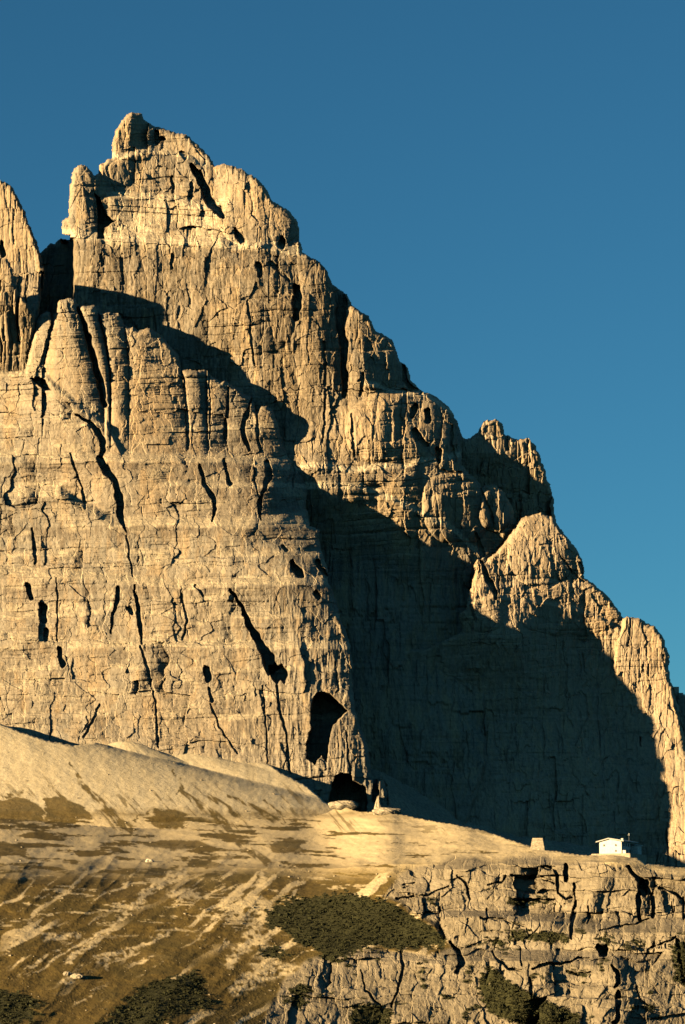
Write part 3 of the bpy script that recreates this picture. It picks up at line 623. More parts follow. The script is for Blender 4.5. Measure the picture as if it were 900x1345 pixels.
def J_depth(U, V, sd):
    cl = sdpoly(U + 7 * fbm(U / 40, V / 30, 3, 151), V + 7 * fbm(U / 40, V / 30, 3, 152), CLIFF)
    cliff = sst(-3, 5, cl)
    near = sst(1090, 1170, V)
    fan = (1 - sst(1040, 1085, V)) * (1 - sst(400, 450, U))
    fan = fan * 0 + (1 - sst(1055, 1085, V)) * (1 - sst(400, 450, U))
    # relief of the ground, given as a rise in pixels so that the flat shelf stays a shelf
    vw = V + 2.2 * fbm((U + .6 * V) / 70, (V - .15 * U) / 26, 4, 153) * (1 - cliff) * (1 - fan) \
           + .5 * fbm(U / 30, V / 6, 3, 154) * (1 - fan)
    rib = ridged((U + 1.25 * V) / 95, (V - .5 * U) / 160, 3, 155)
    vw = vw + near * (1 - cliff) * 3.5 * (rib - .5)
    Y = hill_base(U, vw)
    # talus cones spreading from gullies of the buttress, true cones in the world
    rx = (U - 450) / (cp * F - sp * (672.5 - V)); rz = (sp * F + cp * (672.5 - V)) / (cp * F - sp * (672.5 - V))
    m = (V < 1100) & (U < 470)
    cy = np.full(int(m.sum()), 2215.); mx = rx[m]; mz = rz[m]
    wob = 3.5 * fbm(U[m] / 26, V[m] / 18, 3, 157)
    for q, (cu, cv, cY, sl) in enumerate(((-380, 905, 2172, .66), (-210, 915, 2172, .66), (-70, 925, 2172, .64), (10, 946, 2174, .62), (66, 967, 2174, .62), (165, 966, 2176, .60), (232, 979, 2180, .62), (286, 987, 2184, .62), (330, 998, 2186, .62), (370, 1017, 2186, .62), (405, 1034, 2180, .62))):
        ax, ay, az = (float(t) for t in P(cu, cv, cY))
        lo = np.full(mx.shape, 1960.); hi = np.full(mx.shape, cY + 30.)
        def gap(y):
            dx = mx * y - ax; dy = y - ay
            r = np.sqrt(((.7 if cu == 165 else .28 if cu > 280 else .4) * dx) ** 2 + dy * dy + 30)
            ang = np.arctan2(dx, -dy + 1e-3)
            return mz * y - (az - sl * r + .0005 * np.clip(r - 20, 0, 260) ** 2 + np.minimum(1, r / 40) * (.3 * perlin(ang * 5 + q * 9, r / 60, 158) + .06 * perlin(ang * 24 + q * 5, r / 30, 159)) + .14 * wob)
        for _ in range(22):
            mid = .5 * (lo + hi); up = gap(mid) > 0
            lo = np.where(up, mid, lo); hi = np.where(up, hi, mid)
        hit = gap(hi) <= .5
        hi = np.where(hit, hi, 2215.)
        kk = np.clip(.5 + .5 * (hi - cy) / 6., 0, 1)
        cy = hi + (cy - hi) * kk - 6. * kk * (1 - kk)
    Y[m] = np.where(cy < 2200, np.minimum(Y[m], cy), Y[m])
    # rock steps: big angular blocks parted by joints
    wu = U + 4 * fbm(U / 35, V / 35, 3, 161) + .1 * V; wv = V + 4 * fbm(U / 35, V / 35, 3, 162)
    b = blocks(U + .1 * V, V, 161, [(76, 50, 5.6, 2.2), (34, 30, 2.6, 1.5), (14, 17, .6, .7)], [(44, 2.2), (14, .35)], warp=12., fine=.5, conv=.3)
    b += facets(U, V, 30, 26, 1.0, 780) + facets(U, V, 9, 9, .25, 790)
    Y = Y + cliff * b
    Y = Y + (1 - cliff) * near * (.25 * fbm(U / 3, V / 2.5, 3, 169) + .6 * fbm(U / 22, V / 10, 2, 170))
    for a in (([(743, 1137, 4.5), (744, 1150, 5), (744, 1156, 4)], 14), ([(712, 1138, 1.6), (727, 1139, 2.6), (733, 1150, 3), (733, 1172, 3), (742, 1180, 2.4), (752, 1180, 2)], 8), ([(754, 1160, 2.4), (756, 1176, 3.2)], 7),
              ([(757, 1186, 4), (754, 1200, 4.5), (750, 1218, 3.4), (750, 1232, 2)], 11), ([(772, 1190, 1.4), (774, 1204, 2), (772, 1212, 1.6)], 5), ([(824, 1138, 2.4), (833, 1148, 4), (842, 1158, 6), (852, 1172, 5)], 12), ([(846, 1160, 9), (845, 1172, 7)], 18), ([(839, 1176, 5), (839, 1194, 5), (842, 1210, 3)], 13),
              ([(857, 1174, 4), (858, 1190, 3.4), (857, 1204, 2.4)], 10), ([(866, 1166, 2.5), (878, 1168, 3.4), (890, 1176, 3), (896, 1180, 2)], 9), ([(882, 1184, 1), (884, 1200, 1.4)], 4), ([(898, 1180, 2), (898, 1206, 2)], 6),
              ([(672, 1149, 2), (690, 1153, 3.6), (712, 1153, 3), (728, 1160, 2)], 9), ([(674, 1182, 2), (690, 1183, 3.4), (712, 1182, 3), (728, 1181, 1.5)], 8), ([(640, 1162, 1.4), (660, 1158, 2), (664, 1150, 2)], 5), ([(578, 1192, 2), (580, 1206, 2.4), (579, 1222, 2)], 6),
              ([(639, 1194, 2), (641, 1204, 2.4), (638, 1212, 1.4)], 6), ([(787, 1244, 6), (794, 1248, 8), (794, 1252, 7)], 16), ([(804, 1268, 2.5), (811, 1276, 4), (813, 1290, 4), (808, 1296, 2)], 11), ([(813, 1303, 4), (812, 1322, 5), (812, 1340, 4), (806, 1344, 4)], 13),
              ([(696, 1284, 2), (697, 1296, 3), (698, 1306, 2)], 7), ([(646, 1250, 2), (656, 1262, 3), (668, 1272, 2.4), (684, 1274, 2)], 8), ([(684, 1248, 1.4), (685, 1268, 1.6)], 5), ([(700, 1272, 2), (716, 1266, 3.2), (740, 1266, 1.8), (760, 1258, 1.8), (775, 1258, 1.4)], 8),
              ([(745, 1276, 2), (760, 1280, 3), (776, 1277, 1.6)], 6), ([(592, 1238, 2.6), (602, 1250, 4), (608, 1264, 6), (600, 1276, 3)], 13), ([(788, 1222, 1.6), (815, 1217, 2.6), (835, 1214, 2), (852, 1206, 1.6)], 7), ([(850, 1246, 1.4), (870, 1240, 2), (888, 1232, 2)], 6), ([(890, 1235, 3.4), (893, 1260, 2.4), (898, 1290, 3)], 9),
              ([(836, 1296, 1.2), (842, 1316, 1.8), (856, 1322, 1.4)], 5), ([(520, 1180, 1.5), (560, 1176, 2.2), (590, 1164, 1.6)], 5), ([(556, 1180, 1.2), (558, 1196, 1.6)], 4), ([(600, 1150, 1.4), (612, 1160, 2.4), (618, 1180, 1.8)], 5), ([(526, 1250, 1.6), (530, 1268, 2.4), (526, 1290, 2), (514, 1322, 2)], 7),
              ([(474, 1275, 1.4), (480, 1300, 2), (500, 1322, 2)], 6), ([(530, 1162, 1.5), (545, 1160, 2), (530, 1166, 1)], 4), ([(632, 1206, 2), (660, 1208, 2), (688, 1216, 1.6)], 5)):
        carve_line(Y, U, V, [(p[0], p[1], p[2] * .78) for p in a[0]], a[1] * .7, seed=len(a[0]) + int(a[0][0][0]))
    # ground cover
    e = 9 * fbm(U / 24, V / 10, 5, 171, .6)
    scrub = np.zeros(U.shape); sh = fbm(U / 9, V / 5, 4, 186, .65)
    for p in SCRUB:
        us = [q[0] for q in p]; vs = [q[1] for q in p]
        m = (U > min(us) - 12) & (U < max(us) + 12) & (V > min(vs) - 12) & (V < max(vs) + 12)
        if m.any(): scrub[m] = np.maximum(scrub[m], sst(-1, 1.5, sdpoly(U[m] + e[m] + 18 * sh[m], V[m] + e[m] * .6 + 12 * sh[m], p)))
    scrub = np.maximum(scrub, .8 * sst(.30, .42, fbm(U / 30, V / 14, 4, 172)) * sst(-8, 12, cl) * sst(1190, 1230, V))
    gm = np.zeros(U.shape)
    # pale scree: the fans, streaks on the shelf, ribs over the meadow
    e2 = 10 * fbm(U / 30, V / 12, 5, 190, .6)
    hf = .22 * fbm(U / 8, V / 4, 4, 181, .65)
    fanp = 1 - sst(1058, 1082, V + e2 * 1.5)
    turf = np.zeros(U.shape)
    for p in ([(-60, 1046), (0, 1052), (14, 1044), (40, 1050), (58, 1064), (54, 1078), (0, 1082), (-60, 1084)], [(60, 1050), (78, 1046), (108, 1058), (124, 1076), (90, 1080), (58, 1078)], [(192, 1080), (205, 1066), (228, 1062), (250, 1070), (240, 1088), (205, 1088)],
              [(-60, 1110), (10, 1106), (36, 1114), (40, 1124), (-60, 1128)], [(190, 1110), (220, 1102), (262, 1104), (280, 1112), (250, 1116), (200, 1114)], [(350, 1112), (372, 1102), (400, 1102), (398, 1120), (362, 1122)]):
        turf = np.maximum(turf, sst(-1, 1.5, sdpoly(U + 1.6 * e2 + 30 * hf, V + .5 * e2 + 14 * hf, p)))
    for pts in ([(92, 1002, 1.5), (108, 1030, 4), (138, 1060, 7), (168, 1088, 9)], [(0, 1046, 3), (30, 1040, 4)], [(58, 1020, 1.2), (72, 1040, 3.5), (84, 1050, 4)], [(226, 1010, 1.2), (240, 1040, 3), (258, 1054, 5.5), (290, 1076, 7), (304, 1094, 6)],
                [(268, 1042, 3), (292, 1056, 4.5), (310, 1070, 5)], [(300, 1046, 2), (330, 1058, 4), (362, 1078, 5.5)], [(345, 1050, 2), (366, 1068, 4), (372, 1080, 4)], [(290, 1092, 3), (320, 1112, 5), (350, 1132, 7)], [(235, 1020, 1), (240, 1036, 2), (232, 1044, 2)], [(176, 1078, 1.5), (196, 1066, 2), (205, 1058, 1.5)]):
        best = np.full(U.shape, 9.)
        for (a, c) in zip(pts[:-1], pts[1:]):
            ex, ey = c[0] - a[0], c[1] - a[1]; L = ex * ex + ey * ey
            t = np.clip(((U + e2 - a[0]) * ex + (V + .6 * e2 - a[1]) * ey) / L, 0, 1)
            best = np.minimum(best, np.hypot(U + e2 - a[0] - t * ex, V + .6 * e2 - a[1] - t * ey) / (a[2] + (c[2] - a[2]) * t))
        turf = np.maximum(turf, (1 - sst(.6, 1.05, best + hf)) * sst(-.3, .1, fbm((U - V) / 9, (U + V) / 24, 3, 191)))
    turf = np.maximum(turf, .75 * sst(.16, .30, fbm((U - .9 * V) / 9, (U + .8 * V) / 80, 4, 183, .6) + .5 * hf) * sst(1012, 1050, V + e2) * (1 - sst(1085, 1100, V)) * sst(-.2, .2, fbm(U / 60, V / 40, 2, 184)))
    st = fbm((U + .5 * V) / 80, (V - .04 * U) / 9, 5, 175, .6)
    shelf = sst(1062, 1078, V) * (1 - sst(1122, 1160, V + 10 * fbm(U / 60, V / 20, 3, 192)))
    pale = np.maximum(fanp, shelf * sst(-.04, .05, st + .6 * hf + .10 + .15 * sst(380, 460, U)))
    pale = pale * (1 - .92 * turf)
    al = (-.85 * U + .53 * V) + 10 * fbm(U / 60, V / 40, 3, 193); ac = (.53 * U + .85 * V) + 10 * fbm(U / 50, V / 40, 3, 194)
    rb = fbm(al / 140, ac / 14, 5, 176, .55)
    lobe = sst(-.2, .3, fbm(U / 120, V / 70, 2, 177) + .12 - .35 * sst(1240, 1330, V) + .2 * sst(180, 320, U))
    pale = np.maximum(pale, .9 * sst(.13, .22, rb + hf) * near * lobe)
    pale = np.maximum(pale, .75 * sst(.20, .28, st + hf) * near * (1 - sst(1190, 1270, V)))
    rid = sst(440, 520, U) * (1 - sst(6, 30, V - np.interp(U, [p[0] for p in RIDGE], [p[1] for p in RIDGE])))
    pale = np.maximum(pale, rid * (.6 + .4 * sst(-.2, .2, st)))
    # authored: ribs and gravel patches of the meadow
    for pts in ([(85, 1264, 5), (140, 1225, 4), (203, 1163, 5), (240, 1146, 9)], [(84, 1290, 6), (104, 1284, 3)], [(60, 1232, 6), (105, 1229, 4)], [(150, 1262, 3), (200, 1236, 4), (232, 1222, 3)],
                [(330, 1225, 12), (352, 1190, 9), (318, 1180, 8)], [(300, 1262, 10), (335, 1230, 10), (360, 1262, 8)], [(330, 1185, 8), (345, 1150, 6)], [(310, 1300, 10), (345, 1275, 16), (400, 1275, 9)], [(225, 1172, 8), (270, 1178, 5)], [(130, 1262, 5), (160, 1250, 4), (140, 1270, 4)]):
        best = np.full(U.shape, 9.)
        for (a, c) in zip(pts[:-1], pts[1:]):
            ex, ey = c[0] - a[0], c[1] - a[1]; L = ex * ex + ey * ey
            t = np.clip(((U + e - a[0]) * ex + (V + e - a[1]) * ey) / L, 0, 1)
            best = np.minimum(best, np.hypot(U + e - a[0] - t * ex, V + e - a[1] - t * ey) / (a[2] + (c[2] - a[2]) * t))
        pale = np.maximum(pale, .9 * (1 - sst(.5, 1.15, best)) * sst(-.35, .1, fbm(U / 9, V / 6, 3, 178)))
    pale = pale * (.85 + .15 * sst(-.4, .2, fbm(U / 7, V / 4, 3, 179)))
    fanw = (1 - sst(1056, 1078, V + e2)) * (1 - sst(420, 450, U))
    pale = np.maximum(pale, (1 - sst(.6, 1.1, np.hypot((U - 803) / 27, (V - 1125) / 4))))
    hill_sd['f'] = (U, V, Y, scrub)
    return Y, {'pale': pale, 'fan': fanw * (.7 + .3 * sst(-.3, .3, fbm((U - 160) / 16, V / 50, 3, 199))), 'rock': cliff, 'scrub': scrub * (1 - fanp)}
def back1(bu, bb, by, d):
    x, y, z = P(bu, bb, by); return np.stack([x, y + d, z - .06 * d], 1)
def back2(bu, bb, by, d):
    x, y, z = P(bu, bb, by); return np.stack([x, y + d, z - .5 * d], 1)
relief('hillside', axis(-14, 914, .9, lo=-420, hi=1300), np.arange(935, 1425, .9), J_poly, J_depth, M_hill, rough=.8, rim=(2.5, 5), skirt=((back1, 30), (back2, 110)))

# ------------------------------------------------------------------ valley floor
def ground():
    ys = np.array([-25000, -8000, -2000, -400, -60, 0, 60, 150, 300, 500, 750, 1000, 1200, 1500, 2500, 6000, 25000], float)
    zs = np.array([-1.8, -1.8, -1.8, -1.8, -1.8, -1.8, -5.5, -12, -24, -38, -55, -62, -62, -62, -62, -62, -62], float)
    xs = np.concatenate([np.linspace(-25000, -2000, 6), np.linspace(-1500, 1500, 31), np.linspace(2000, 25000, 6)])
    X, Yg = np.meshgrid(xs, ys); Z = np.repeat(zs[:, None], len(xs), 1)
    idx = np.arange(X.size).reshape(X.shape)
    q = np.stack([idx[:-1, :-1].ravel(), idx[:-1, 1:].ravel(), idx[1:, 1:].ravel(), idx[1:, :-1].ravel()], 1)
    m, nt, b = new_mat('valley_grass'); n = N(nt)
    f = n.noise((.05, .05, .05), 1, 6, .6)
    nt.links.new(n.mix(n.rng(f, .3, .7), (.07, .055, .02), (.13, .10, .04)), b.inputs['Base Color'])
    finish('ground', np.stack([X.ravel(), Yg.ravel(), Z.ravel()], 1), q, m)
ground()

# ------------------------------------------------------------------ things
import bmesh
from mathutils import Vector, Matrix
_U, _V, _Y, _S = hill_sd['f']
def on_hill(u, v):
    i = int(np.argmin(np.abs(_V[:, 0] - v))); j = int(np.argmin(np.abs(_U[0] - u)))
    return Vector([float(q) for q in P(u, v, _Y[i, j])])

M_white = flat_mat('whitewashed_plaster', (.44, .425, .40), .16, .9, .05)
M_stonewall = flat_mat('rubble_stone', (.52, .48, .42), .35, 1.3, .12)
M_roof = flat_mat('roof_sheet', (.26, .25, .23), .15, .5, .01, .55)
M_timber = flat_mat('weathered_timber', (.16, .10, .055), .3, 2.5, .02)
M_glass = flat_mat('window_glass', (.03, .035, .04), .1, .5, 0, .15)
M_metal = flat_mat('grey_metal', (.35, .35, .34), .1, 2, 0, .4, .8)
M_boulder = flat_mat('pale_limestone', (.42, .36, .28), .3, .8, .4)
M_bould2 = flat_mat('tan_limestone', (.28, .228, .165), .35, .8, .4)
M_stone = flat_mat('loose_stone', (.20, .16, .11), .35, .8, .2)
M_leaf = flat_mat('dwarf_pine_needles', (.026, .026, .011), .3, .6, .0)

def mesh_obj(name, bm, mat, parent=None):
    bmesh.ops.recalc_face_normals(bm, faces=bm.faces)
    me = bpy.data.meshes.new(name); bm.to_mesh(me); bm.free()
    me.materials.append(mat)
    o = bpy.data.objects.new(name, me); scene.collection.objects.link(o)
    if parent: o.parent = parent
    return o
def box(bm, x0, x1, y0, y1, z0, z1, bev=0.):
    vs = [bm.verts.new((x, y, z)) for x in (x0, x1) for y in (y0, y1) for z in (z0, z1)]
    fs = [bm.faces.new([vs[k] for k in f]) for f in ((0, 1, 3, 2), (4, 6, 7, 5), (0, 4, 5, 1), (2, 3, 7, 6), (0, 2, 6, 4), (1, 5, 7, 3))]
    if bev:
        es = list({e for f in fs for e in f.edges})
        bmesh.ops.bevel(bm, geom=es, offset=bev, segments=2, affect='EDGES')
def prism(bm, pts, y0, y1):
    a = [bm.verts.new((x, y0, z)) for x, z in pts]; b = [bm.verts.new((x, y1, z)) for x, z in pts]
    bm.faces.new(a); bm.faces.new(b[::-1])
    for i in range(len(pts)): bm.faces.new((a[i], b[i], b[(i + 1) % len(pts)], a[(i + 1) % len(pts)]))
def empty(name, loc, rz, label, cat, group=None):
    o = bpy.data.objects.new(name, None); scene.collection.objects.link(o); o.location = loc; o.rotation_euler.z = rz
    o['label'] = label; o['category'] = cat
    if group: o['group'] = group
    return o

# --- mountain hut: white gable wall to the sun, stone flank in shade
g = on_hill(803, 1124)
hp = Vector([float(q) for q in P(787.5, 1121.5, g.y + 9)])
hut = empty('mountain_hut', hp, R(-25), 'two storey mountain hut with a sunlit white gable wall on the rock ridge', 'hut')
W, L, H = 12., 21., 6.0
bm = bmesh.new(); prism(bm, [(0, -4), (W, -4), (W, H), (W * .45, H + 1.4), (0, H)], 0, L); mesh_obj('wall', bm, M_white, hut)
bm = bmesh.new(); box(bm, W - .2, W + .12, .35, L + .1, -4, H - .35); mesh_obj('stone_cladding', bm, M_stonewall, hut)
def roof_side(x0, z0, x1, z1):
    bm = bmesh.new(); prism(bm, [(x0, z0), (x1, z1), (x1, z1 + .55), (x0, z0 + .55)], -1.3, L + 1.0); return bm
rf = mesh_obj('roof', roof_side(W * .45, H + 1.48, -1.5, H - .28), M_roof, hut)
rf2 = mesh_obj('roof', roof_side(W * .45 + .004, H + 1.48, W + 1.6, H + .05), M_roof, hut)
bm = bmesh.new(); box(bm, 8.7, 9.7, 9.0, 10.2, H + .3, H + 1.9, .05); box(bm, 8.55, 9.85, 8.85, 10.35, H + 1.9, H + 2.1, .03); mesh_obj('chimney', bm, M_white, rf2)
for (y, z, w_, h_) in ((2.6, 3.9, 1.1, 1.3), (6.2, 3.9, 1.1, 1.3), (9.8, 3.9, 1.1, 1.3), (13.4, 3.9, 1.1, 1.3), (4.4, .9, 1.2, 1.4), (12.0, .9, 1.2, 1.4)):
    bm = bmesh.new()
    for (a, b, c, d) in ((y - .12, y, z - .12, z + h_ + .12), (y + w_, y + w_ + .12, z - .12, z + h_ + .12), (y, y + w_, z - .12, z), (y, y + w_, z + h_, z + h_ + .12), (y + w_ / 2 - .04, y + w_ / 2 + .04, z, z + h_)):
        box(bm, W + .1, W + .24, a, b, c, d)
    wf = mesh_obj('window', bm, M_timber, hut)
    bm = bmesh.new(); box(bm, W + .1, W + .16, y + .002, y + w_ - .002, z + .002, z + h_ - .002); mesh_obj('pane', bm, M_glass, wf)
for (x, z, w_, h_) in ((2.2, 3.7, .8, 1.1), (8.6, 3.7, .8, 1.1), (8.6, .8, .8, 1.1)):
    bm = bmesh.new()
    for (a, b, c, d) in ((x - .1, x, z - .1, z + h_ + .1), (x + w_, x + w_ + .1, z - .1, z + h_ + .1), (x, x + w_, z - .1, z), (x, x + w_, z + h_, z + h_ + .1)):
        box(bm, a, b, -.1, .05, c, d)
    wf = mesh_obj('window', bm, M_white, hut)
    bm = bmesh.new(); box(bm, x + .002, x + w_ - .002, -.04, .04, z + .002, z + h_ - .002); mesh_obj('pane', bm, M_glass, wf)
bm = bmesh.new(); box(bm, W + .1, W + .2, 7.9, 9.1, -.4, 2.1); dr = mesh_obj('door', bm, M_timber, hut)
bm = bmesh.new(); box(bm, W + .2, W + .3, 8.85, 8.97, .8, .95); mesh_obj('handle', bm, M_metal, dr)
bm = bmesh.new(); box(bm, W + .125, W + 3.6, 14.6, L - .6, -4, 4.4); ax = mesh_obj('annexe', bm, M_stonewall, hut)
bm = bmesh.new(); prism(bm, [(W + .13, 5.3), (W + 4.3, 4.42), (W + 4.3, 4.72), (W + .13, 5.6)], 14.1, L - .1); mesh_obj('annexe_roof', bm, M_roof, ax)
bm = bmesh.new(); box(bm, W + .15, W + 2.0, .6, 3.0, -4, 1.7, .08); mesh_obj('porch_wall', bm, M_white, hut)
# flagpole and aerial behind the roof
ct = math.cos(R(-25)); st_ = math.sin(R(-25))
def hut_pt(x, y, z): return hp + Vector((x * ct - y * st_, x * st_ + y * ct, z))
def tube(bm, a, b, r0, r1, n=8):
    a = Vector(a); b = Vector(b); d = (b - a).normalized(); q = d.to_track_quat('Z', 'Y').to_matrix()
    A = []; B = []
    for i in range(n):
        c = Vector((math.cos(6.28318 * i / n), math.sin(6.28318 * i / n), 0))
        A.append(bm.verts.new(a + q @ (c * r0))); B.append(bm.verts.new(b + q @ (c * r1)))
    for i in range(n): bm.faces.new((A[i], A[(i + 1) % n], B[(i + 1) % n], B[i]))
    bm.faces.new(A[::-1]); bm.faces.new(B)
bm = bmesh.new(); tube(bm, (10.8, 15, H + .4), (10.8, 15, H + 5.2), .06, .03)
for k in range(2): tube(bm, (10.8 - .5, 15, H + 4.0 + .6 * k), (10.8 + .5, 15, H + 4.0 + .6 * k), .025, .025, 5)
mesh_obj('aerial', bm, M_metal, rf2)

# --- terrace slab the hut stands on
bm = bmesh.new(); box(bm, -3.6, W + 5.5, -2.6, L + 2, -4.5, -.05, .25)
t = mesh_obj('stone_terrace', bm, M_bould2); t.location = hp; t.rotation_euler.z = R(-25)
t['label'] = 'pale stone terrace under the white hut on the ridge'; t['category'] = 'terrace'

# --- rocks -----------------------------------------------------------------
def rock_bm(sx, sy, sz, seed, taper=0., sub=4, rough=.22, sink=.25, square=0.):
    bm = bmesh.new(); bmesh.ops.create_icosphere(bm, subdivisions=sub, radius=1)
    co_ = np.array([v.co[:] for v in bm.verts])
    if square:
        m = np.abs(co_).max(1, keepdims=True); co_ = co_ * (1 - square) + co_ / m * square * .8
    n1 = perlin(co_[:, 0] * 1.6 + seed, co_[:, 1] * 1.6 + co_[:, 2] * 1.3, seed) + .5 * perlin(co_[:, 0] * 4 + co_[:, 2] * 3, co_[:, 1] * 4 - seed, seed + 1)
    f1, f2, c = worley(co_[:, 0] * 1.8 + co_[:, 2], co_[:, 1] * 1.8 + co_[:, 2] * .8 + seed, seed + 2)
    co_ = co_ * (1 + rough * (n1 + .7 * (c - .5)))[:, None]
    h = (co_[:, 2] + 1) / 2
    k = 1 - taper * np.clip(h, 0, 1.1)
    for v, q, kk in zip(bm.verts, co_, k): v.co = (q[0] * sx * kk, q[1] * sy * kk, (q[2] + 1 - 2 * sink) * sz)
    return bm
def rock(name, u, v, sx, sy, sz, seed, mat, label, cat, group=None, dy=0., **kw):
    p = on_hill(u, v)
    if dy: p = Vector([float(q) for q in P(u, v, p.y + dy)])
    o = mesh_obj(name, rock_bm(sx, sy, sz, seed, **kw), mat); o.location = p; o.rotation_euler.z = R(seed * 37 % 40 - 20)
    o['label'] = label; o['category'] = cat
    if group: o['group'] = group
    return o
G1 = 'boulders lying on the slope'
rock('boulder', 197, 1132.5, 2.6, 2.2, 1.3, 3, M_boulder, 'bright whitish boulder lying alone on the flat shelf below the scree', 'boulder', G1)
rock('boulder', 452, 1061, 11, 7, 3.4, 5, M_bould2, 'long pale rock slab in front of the low dark cave at the buttress foot', 'boulder', G1, rough=.18)
rock('boulder', 508, 1069, 8.5, 6, 2.6, 9, M_bould2, 'flat tan slab on the ridge crest at the foot of the small rock needle', 'boulder', G1)
rock('boulder', 101, 1285, 3.2, 2.4, 1.5, 12, M_bould2, 'larger of two pale rocks in the brown meadow', 'boulder', G1)
rock('boulder', 88, 1281, 1.9, 1.6, 1.2, 14, M_bould2, 'smaller of two pale rocks in the brown meadow', 'boulder', G1)
rock('rock_needle', 497, 1067, 3.6, 3.6, 7.0, 21, M_bould2, 'small pointed rock needle standing on the ridge below the buttress edge', 'rock', None, taper=.8, square=.3)
# tapering dry-stone tower on the ridge
p = on_hill(707, 1117); p = Vector([float(q) for q in P(707, 1117.5, p.y + 4)])
bm = bmesh.new(); rr = random.Random(4)
zz = 0.
while zz < 6.9:
    hcourse = rr.uniform(.45, .75); hw = 4.25 - zz * .21; hd = 3.6 - zz * .17
    n = 24
    ring = []
    for zq in (zz, zz + hcourse - .06):
        row = []
        for i in range(n):
            a = 2 * math.pi * i / n; cx, cy = math.cos(a), math.sin(a); m = max(abs(cx), abs(cy)) ** .8
            jit = rr.uniform(-.10, .10)
            row.append(bm.verts.new((cx / m * (hw + jit), cy / m * (hd + jit), zq)))
        ring.append(row)
    for i in range(n): bm.faces.new((ring[0][i], ring[0][(i + 1) % n], ring[1][(i + 1) % n], ring[1][i]))
    bm.faces.new(ring[1]); bm.faces.new(ring[0][::-1])
    zz += hcourse
cn = mesh_obj('stone_cairn', bm, M_bould2); cn.location = p + Vector((0, 0, -.6)); cn.rotation_euler.z = R(-12)
cn['label'] = 'squat tan cairn with sloping sides and a flat top on the ridge'; cn['category'] = 'cairn'

# --- dwarf pine scrub: countless low bushes in the dark patches
def scrub():
    rng = np.random.default_rng(5)
    ok = np.argwhere((_S > .35) & (_V < 1420) & (_U > -40) & (_U < 940))
    pick = ok[rng.integers(0, len(ok), 9000)]
    vs = []; fs = []
    for (i, j) in pick:
        c = np.array([float(q) for q in P(_U[i, j], _V[i, j], _Y[i, j])])
        r = rng.choice([.32, .5, .75, 1.1], p=[.5, .3, .15, .05]) * rng.uniform(.8, 1.2); n = 16
        d = rng.normal(size=(n, 3)); d /= np.linalg.norm(d, axis=1)[:, None]; d[:, 2] = np.abs(d[:, 2]) * .7
        p0 = c + d * r * np.array([1.2, 1.2, .8]) * rng.uniform(.4, 1, (n, 1))
        a = rng.normal(size=(n, 3)) * r * .30; b = rng.normal(size=(n, 3)) * r * .30
        k = len(vs)
        q = np.stack([p0 - a, p0 + b, p0 + a, p0 - b], 1).reshape(-1, 3)
        vs.extend(q); fs.extend((k + 4 * np.arange(n)[:, None] + np.arange(4)).tolist())
    o = finish('dwarf_pine_scrub', np.array(vs), np.array(fs), M_leaf, kind='stuff')
    o['label'] = 'dark dwarf pine scrub covering patches of the lower slope'
scrub()

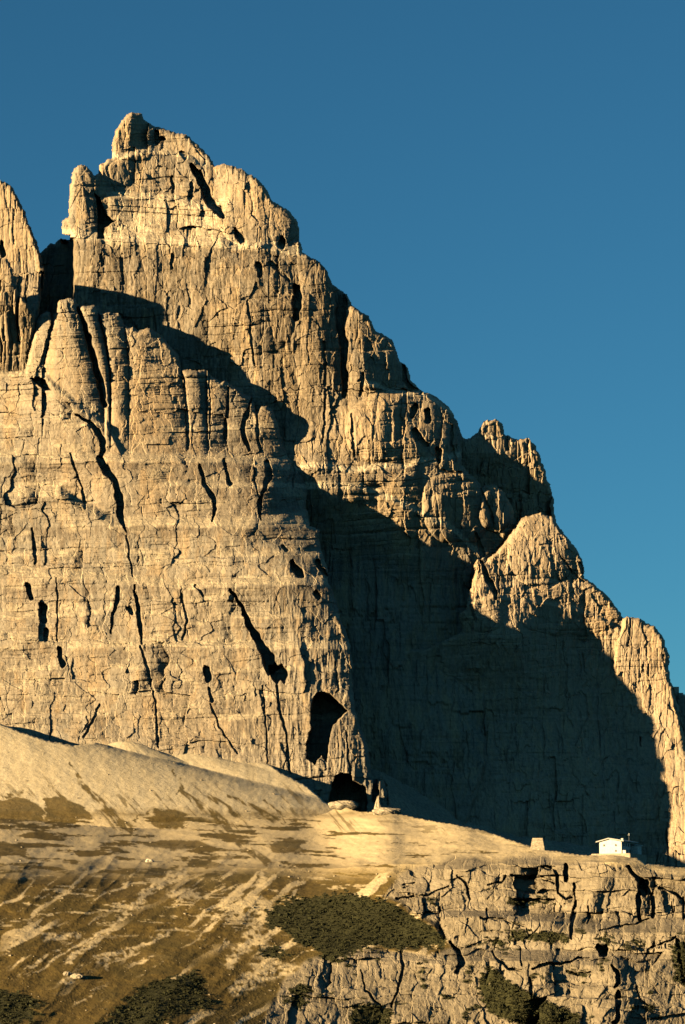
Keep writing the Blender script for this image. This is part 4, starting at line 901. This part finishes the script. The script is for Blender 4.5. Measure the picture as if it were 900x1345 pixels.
# --- loose stones strewn over the fans, the shelf and the meadow
def stones():
    rng = np.random.default_rng(11)
    ok = np.argwhere((_V > 985) & (_V < 1400) & (_U > -20) & (_U < 620) & (_S < .2) & (_V > np.interp(_U, [p[0] for p in RIDGE], [p[1] for p in RIDGE]) + 22))
    pick = ok[rng.integers(0, len(ok), 900)]
    cube = np.array([(x, y, z) for x in (-1, 1) for y in (-1, 1) for z in (-1, 1)], float)
    quads = np.array([(0, 1, 3, 2), (4, 6, 7, 5), (0, 4, 5, 1), (2, 3, 7, 6), (0, 2, 6, 4), (1, 5, 7, 3)])
    vs = []; fs = []
    for k, (i, j) in enumerate(pick):
        c = np.array([float(q) for q in P(_U[i, j], _V[i, j], _Y[i, j])])
        r = .16 + .55 * rng.random() ** 5
        a = rng.random() * 6.28; m = np.array([(math.cos(a), -math.sin(a), 0), (math.sin(a), math.cos(a), 0), (0, 0, 1)])
        q = (cube * rng.uniform(.55, 1.1, (8, 3)) * r * np.array([1.2, .9, .7])) @ m.T
        vs.append(c + q + (0, 0, .2 * r)); fs.append(quads + 8 * k)
    o = finish('loose_stones', np.concatenate(vs), np.concatenate(fs), M_stone, kind='stuff')
    o['label'] = 'loose stones strewn over the scree and the brown meadow'
stones()

# ------------------------------------------------------------------ sky, sun, camera
w = bpy.data.worlds.new('World'); scene.world = w; w.use_nodes = True
nt = w.node_tree; nt.nodes.clear()
sky = nt.nodes.new('ShaderNodeTexSky'); sky.sky_type = 'NISHITA'; sky.sun_disc = False
sky.sun_elevation = SUN_EL; sky.sun_rotation = math.pi + SUN_AZ
sky.altitude = 2300; sky.air_density = 1.0; sky.dust_density = .3; sky.ozone_density = 2.5
bg = nt.nodes.new('ShaderNodeBackground'); bg.inputs['Strength'].default_value = .05
ow = nt.nodes.new('ShaderNodeOutputWorld')
tint = nt.nodes.new('ShaderNodeMix'); tint.data_type = 'RGBA'; tint.blend_type = 'MULTIPLY'; tint.inputs[0].default_value = 1
tint.inputs[7].default_value = (.236, .528, .562, 1)
nt.links.new(sky.outputs[0], tint.inputs[6]); nt.links.new(tint.outputs[2], bg.inputs[0]); nt.links.new(bg.outputs[0], ow.inputs[0])

sl = bpy.data.lights.new('sun', 'SUN'); sl.energy = 5; sl.angle = R(.5); sl.color = (1, .75, .385)
so = bpy.data.objects.new('sun', sl); scene.collection.objects.link(so)
so.rotation_euler = (R(90) - SUN_EL, 0, -SUN_AZ)
so.location = (-800, -500, 600)

cam = bpy.data.cameras.new('camera'); co = bpy.data.objects.new('camera', cam); scene.collection.objects.link(co)
cam.sensor_fit = 'VERTICAL'; cam.sensor_height = 36; cam.lens = 18 / math.tan(R(10.0))
cam.clip_start = 1; cam.clip_end = 60000
co.rotation_euler = (R(90) + PITCH, 0, 0)
scene.camera = co
scene.view_settings.view_transform = 'Standard'; scene.view_settings.look = 'None'
scene.view_settings.exposure = 1.88; scene.view_settings.gamma = 1; scene.view_settings.use_curve_mapping = False
scene.cycles.diffuse_bounces = 0
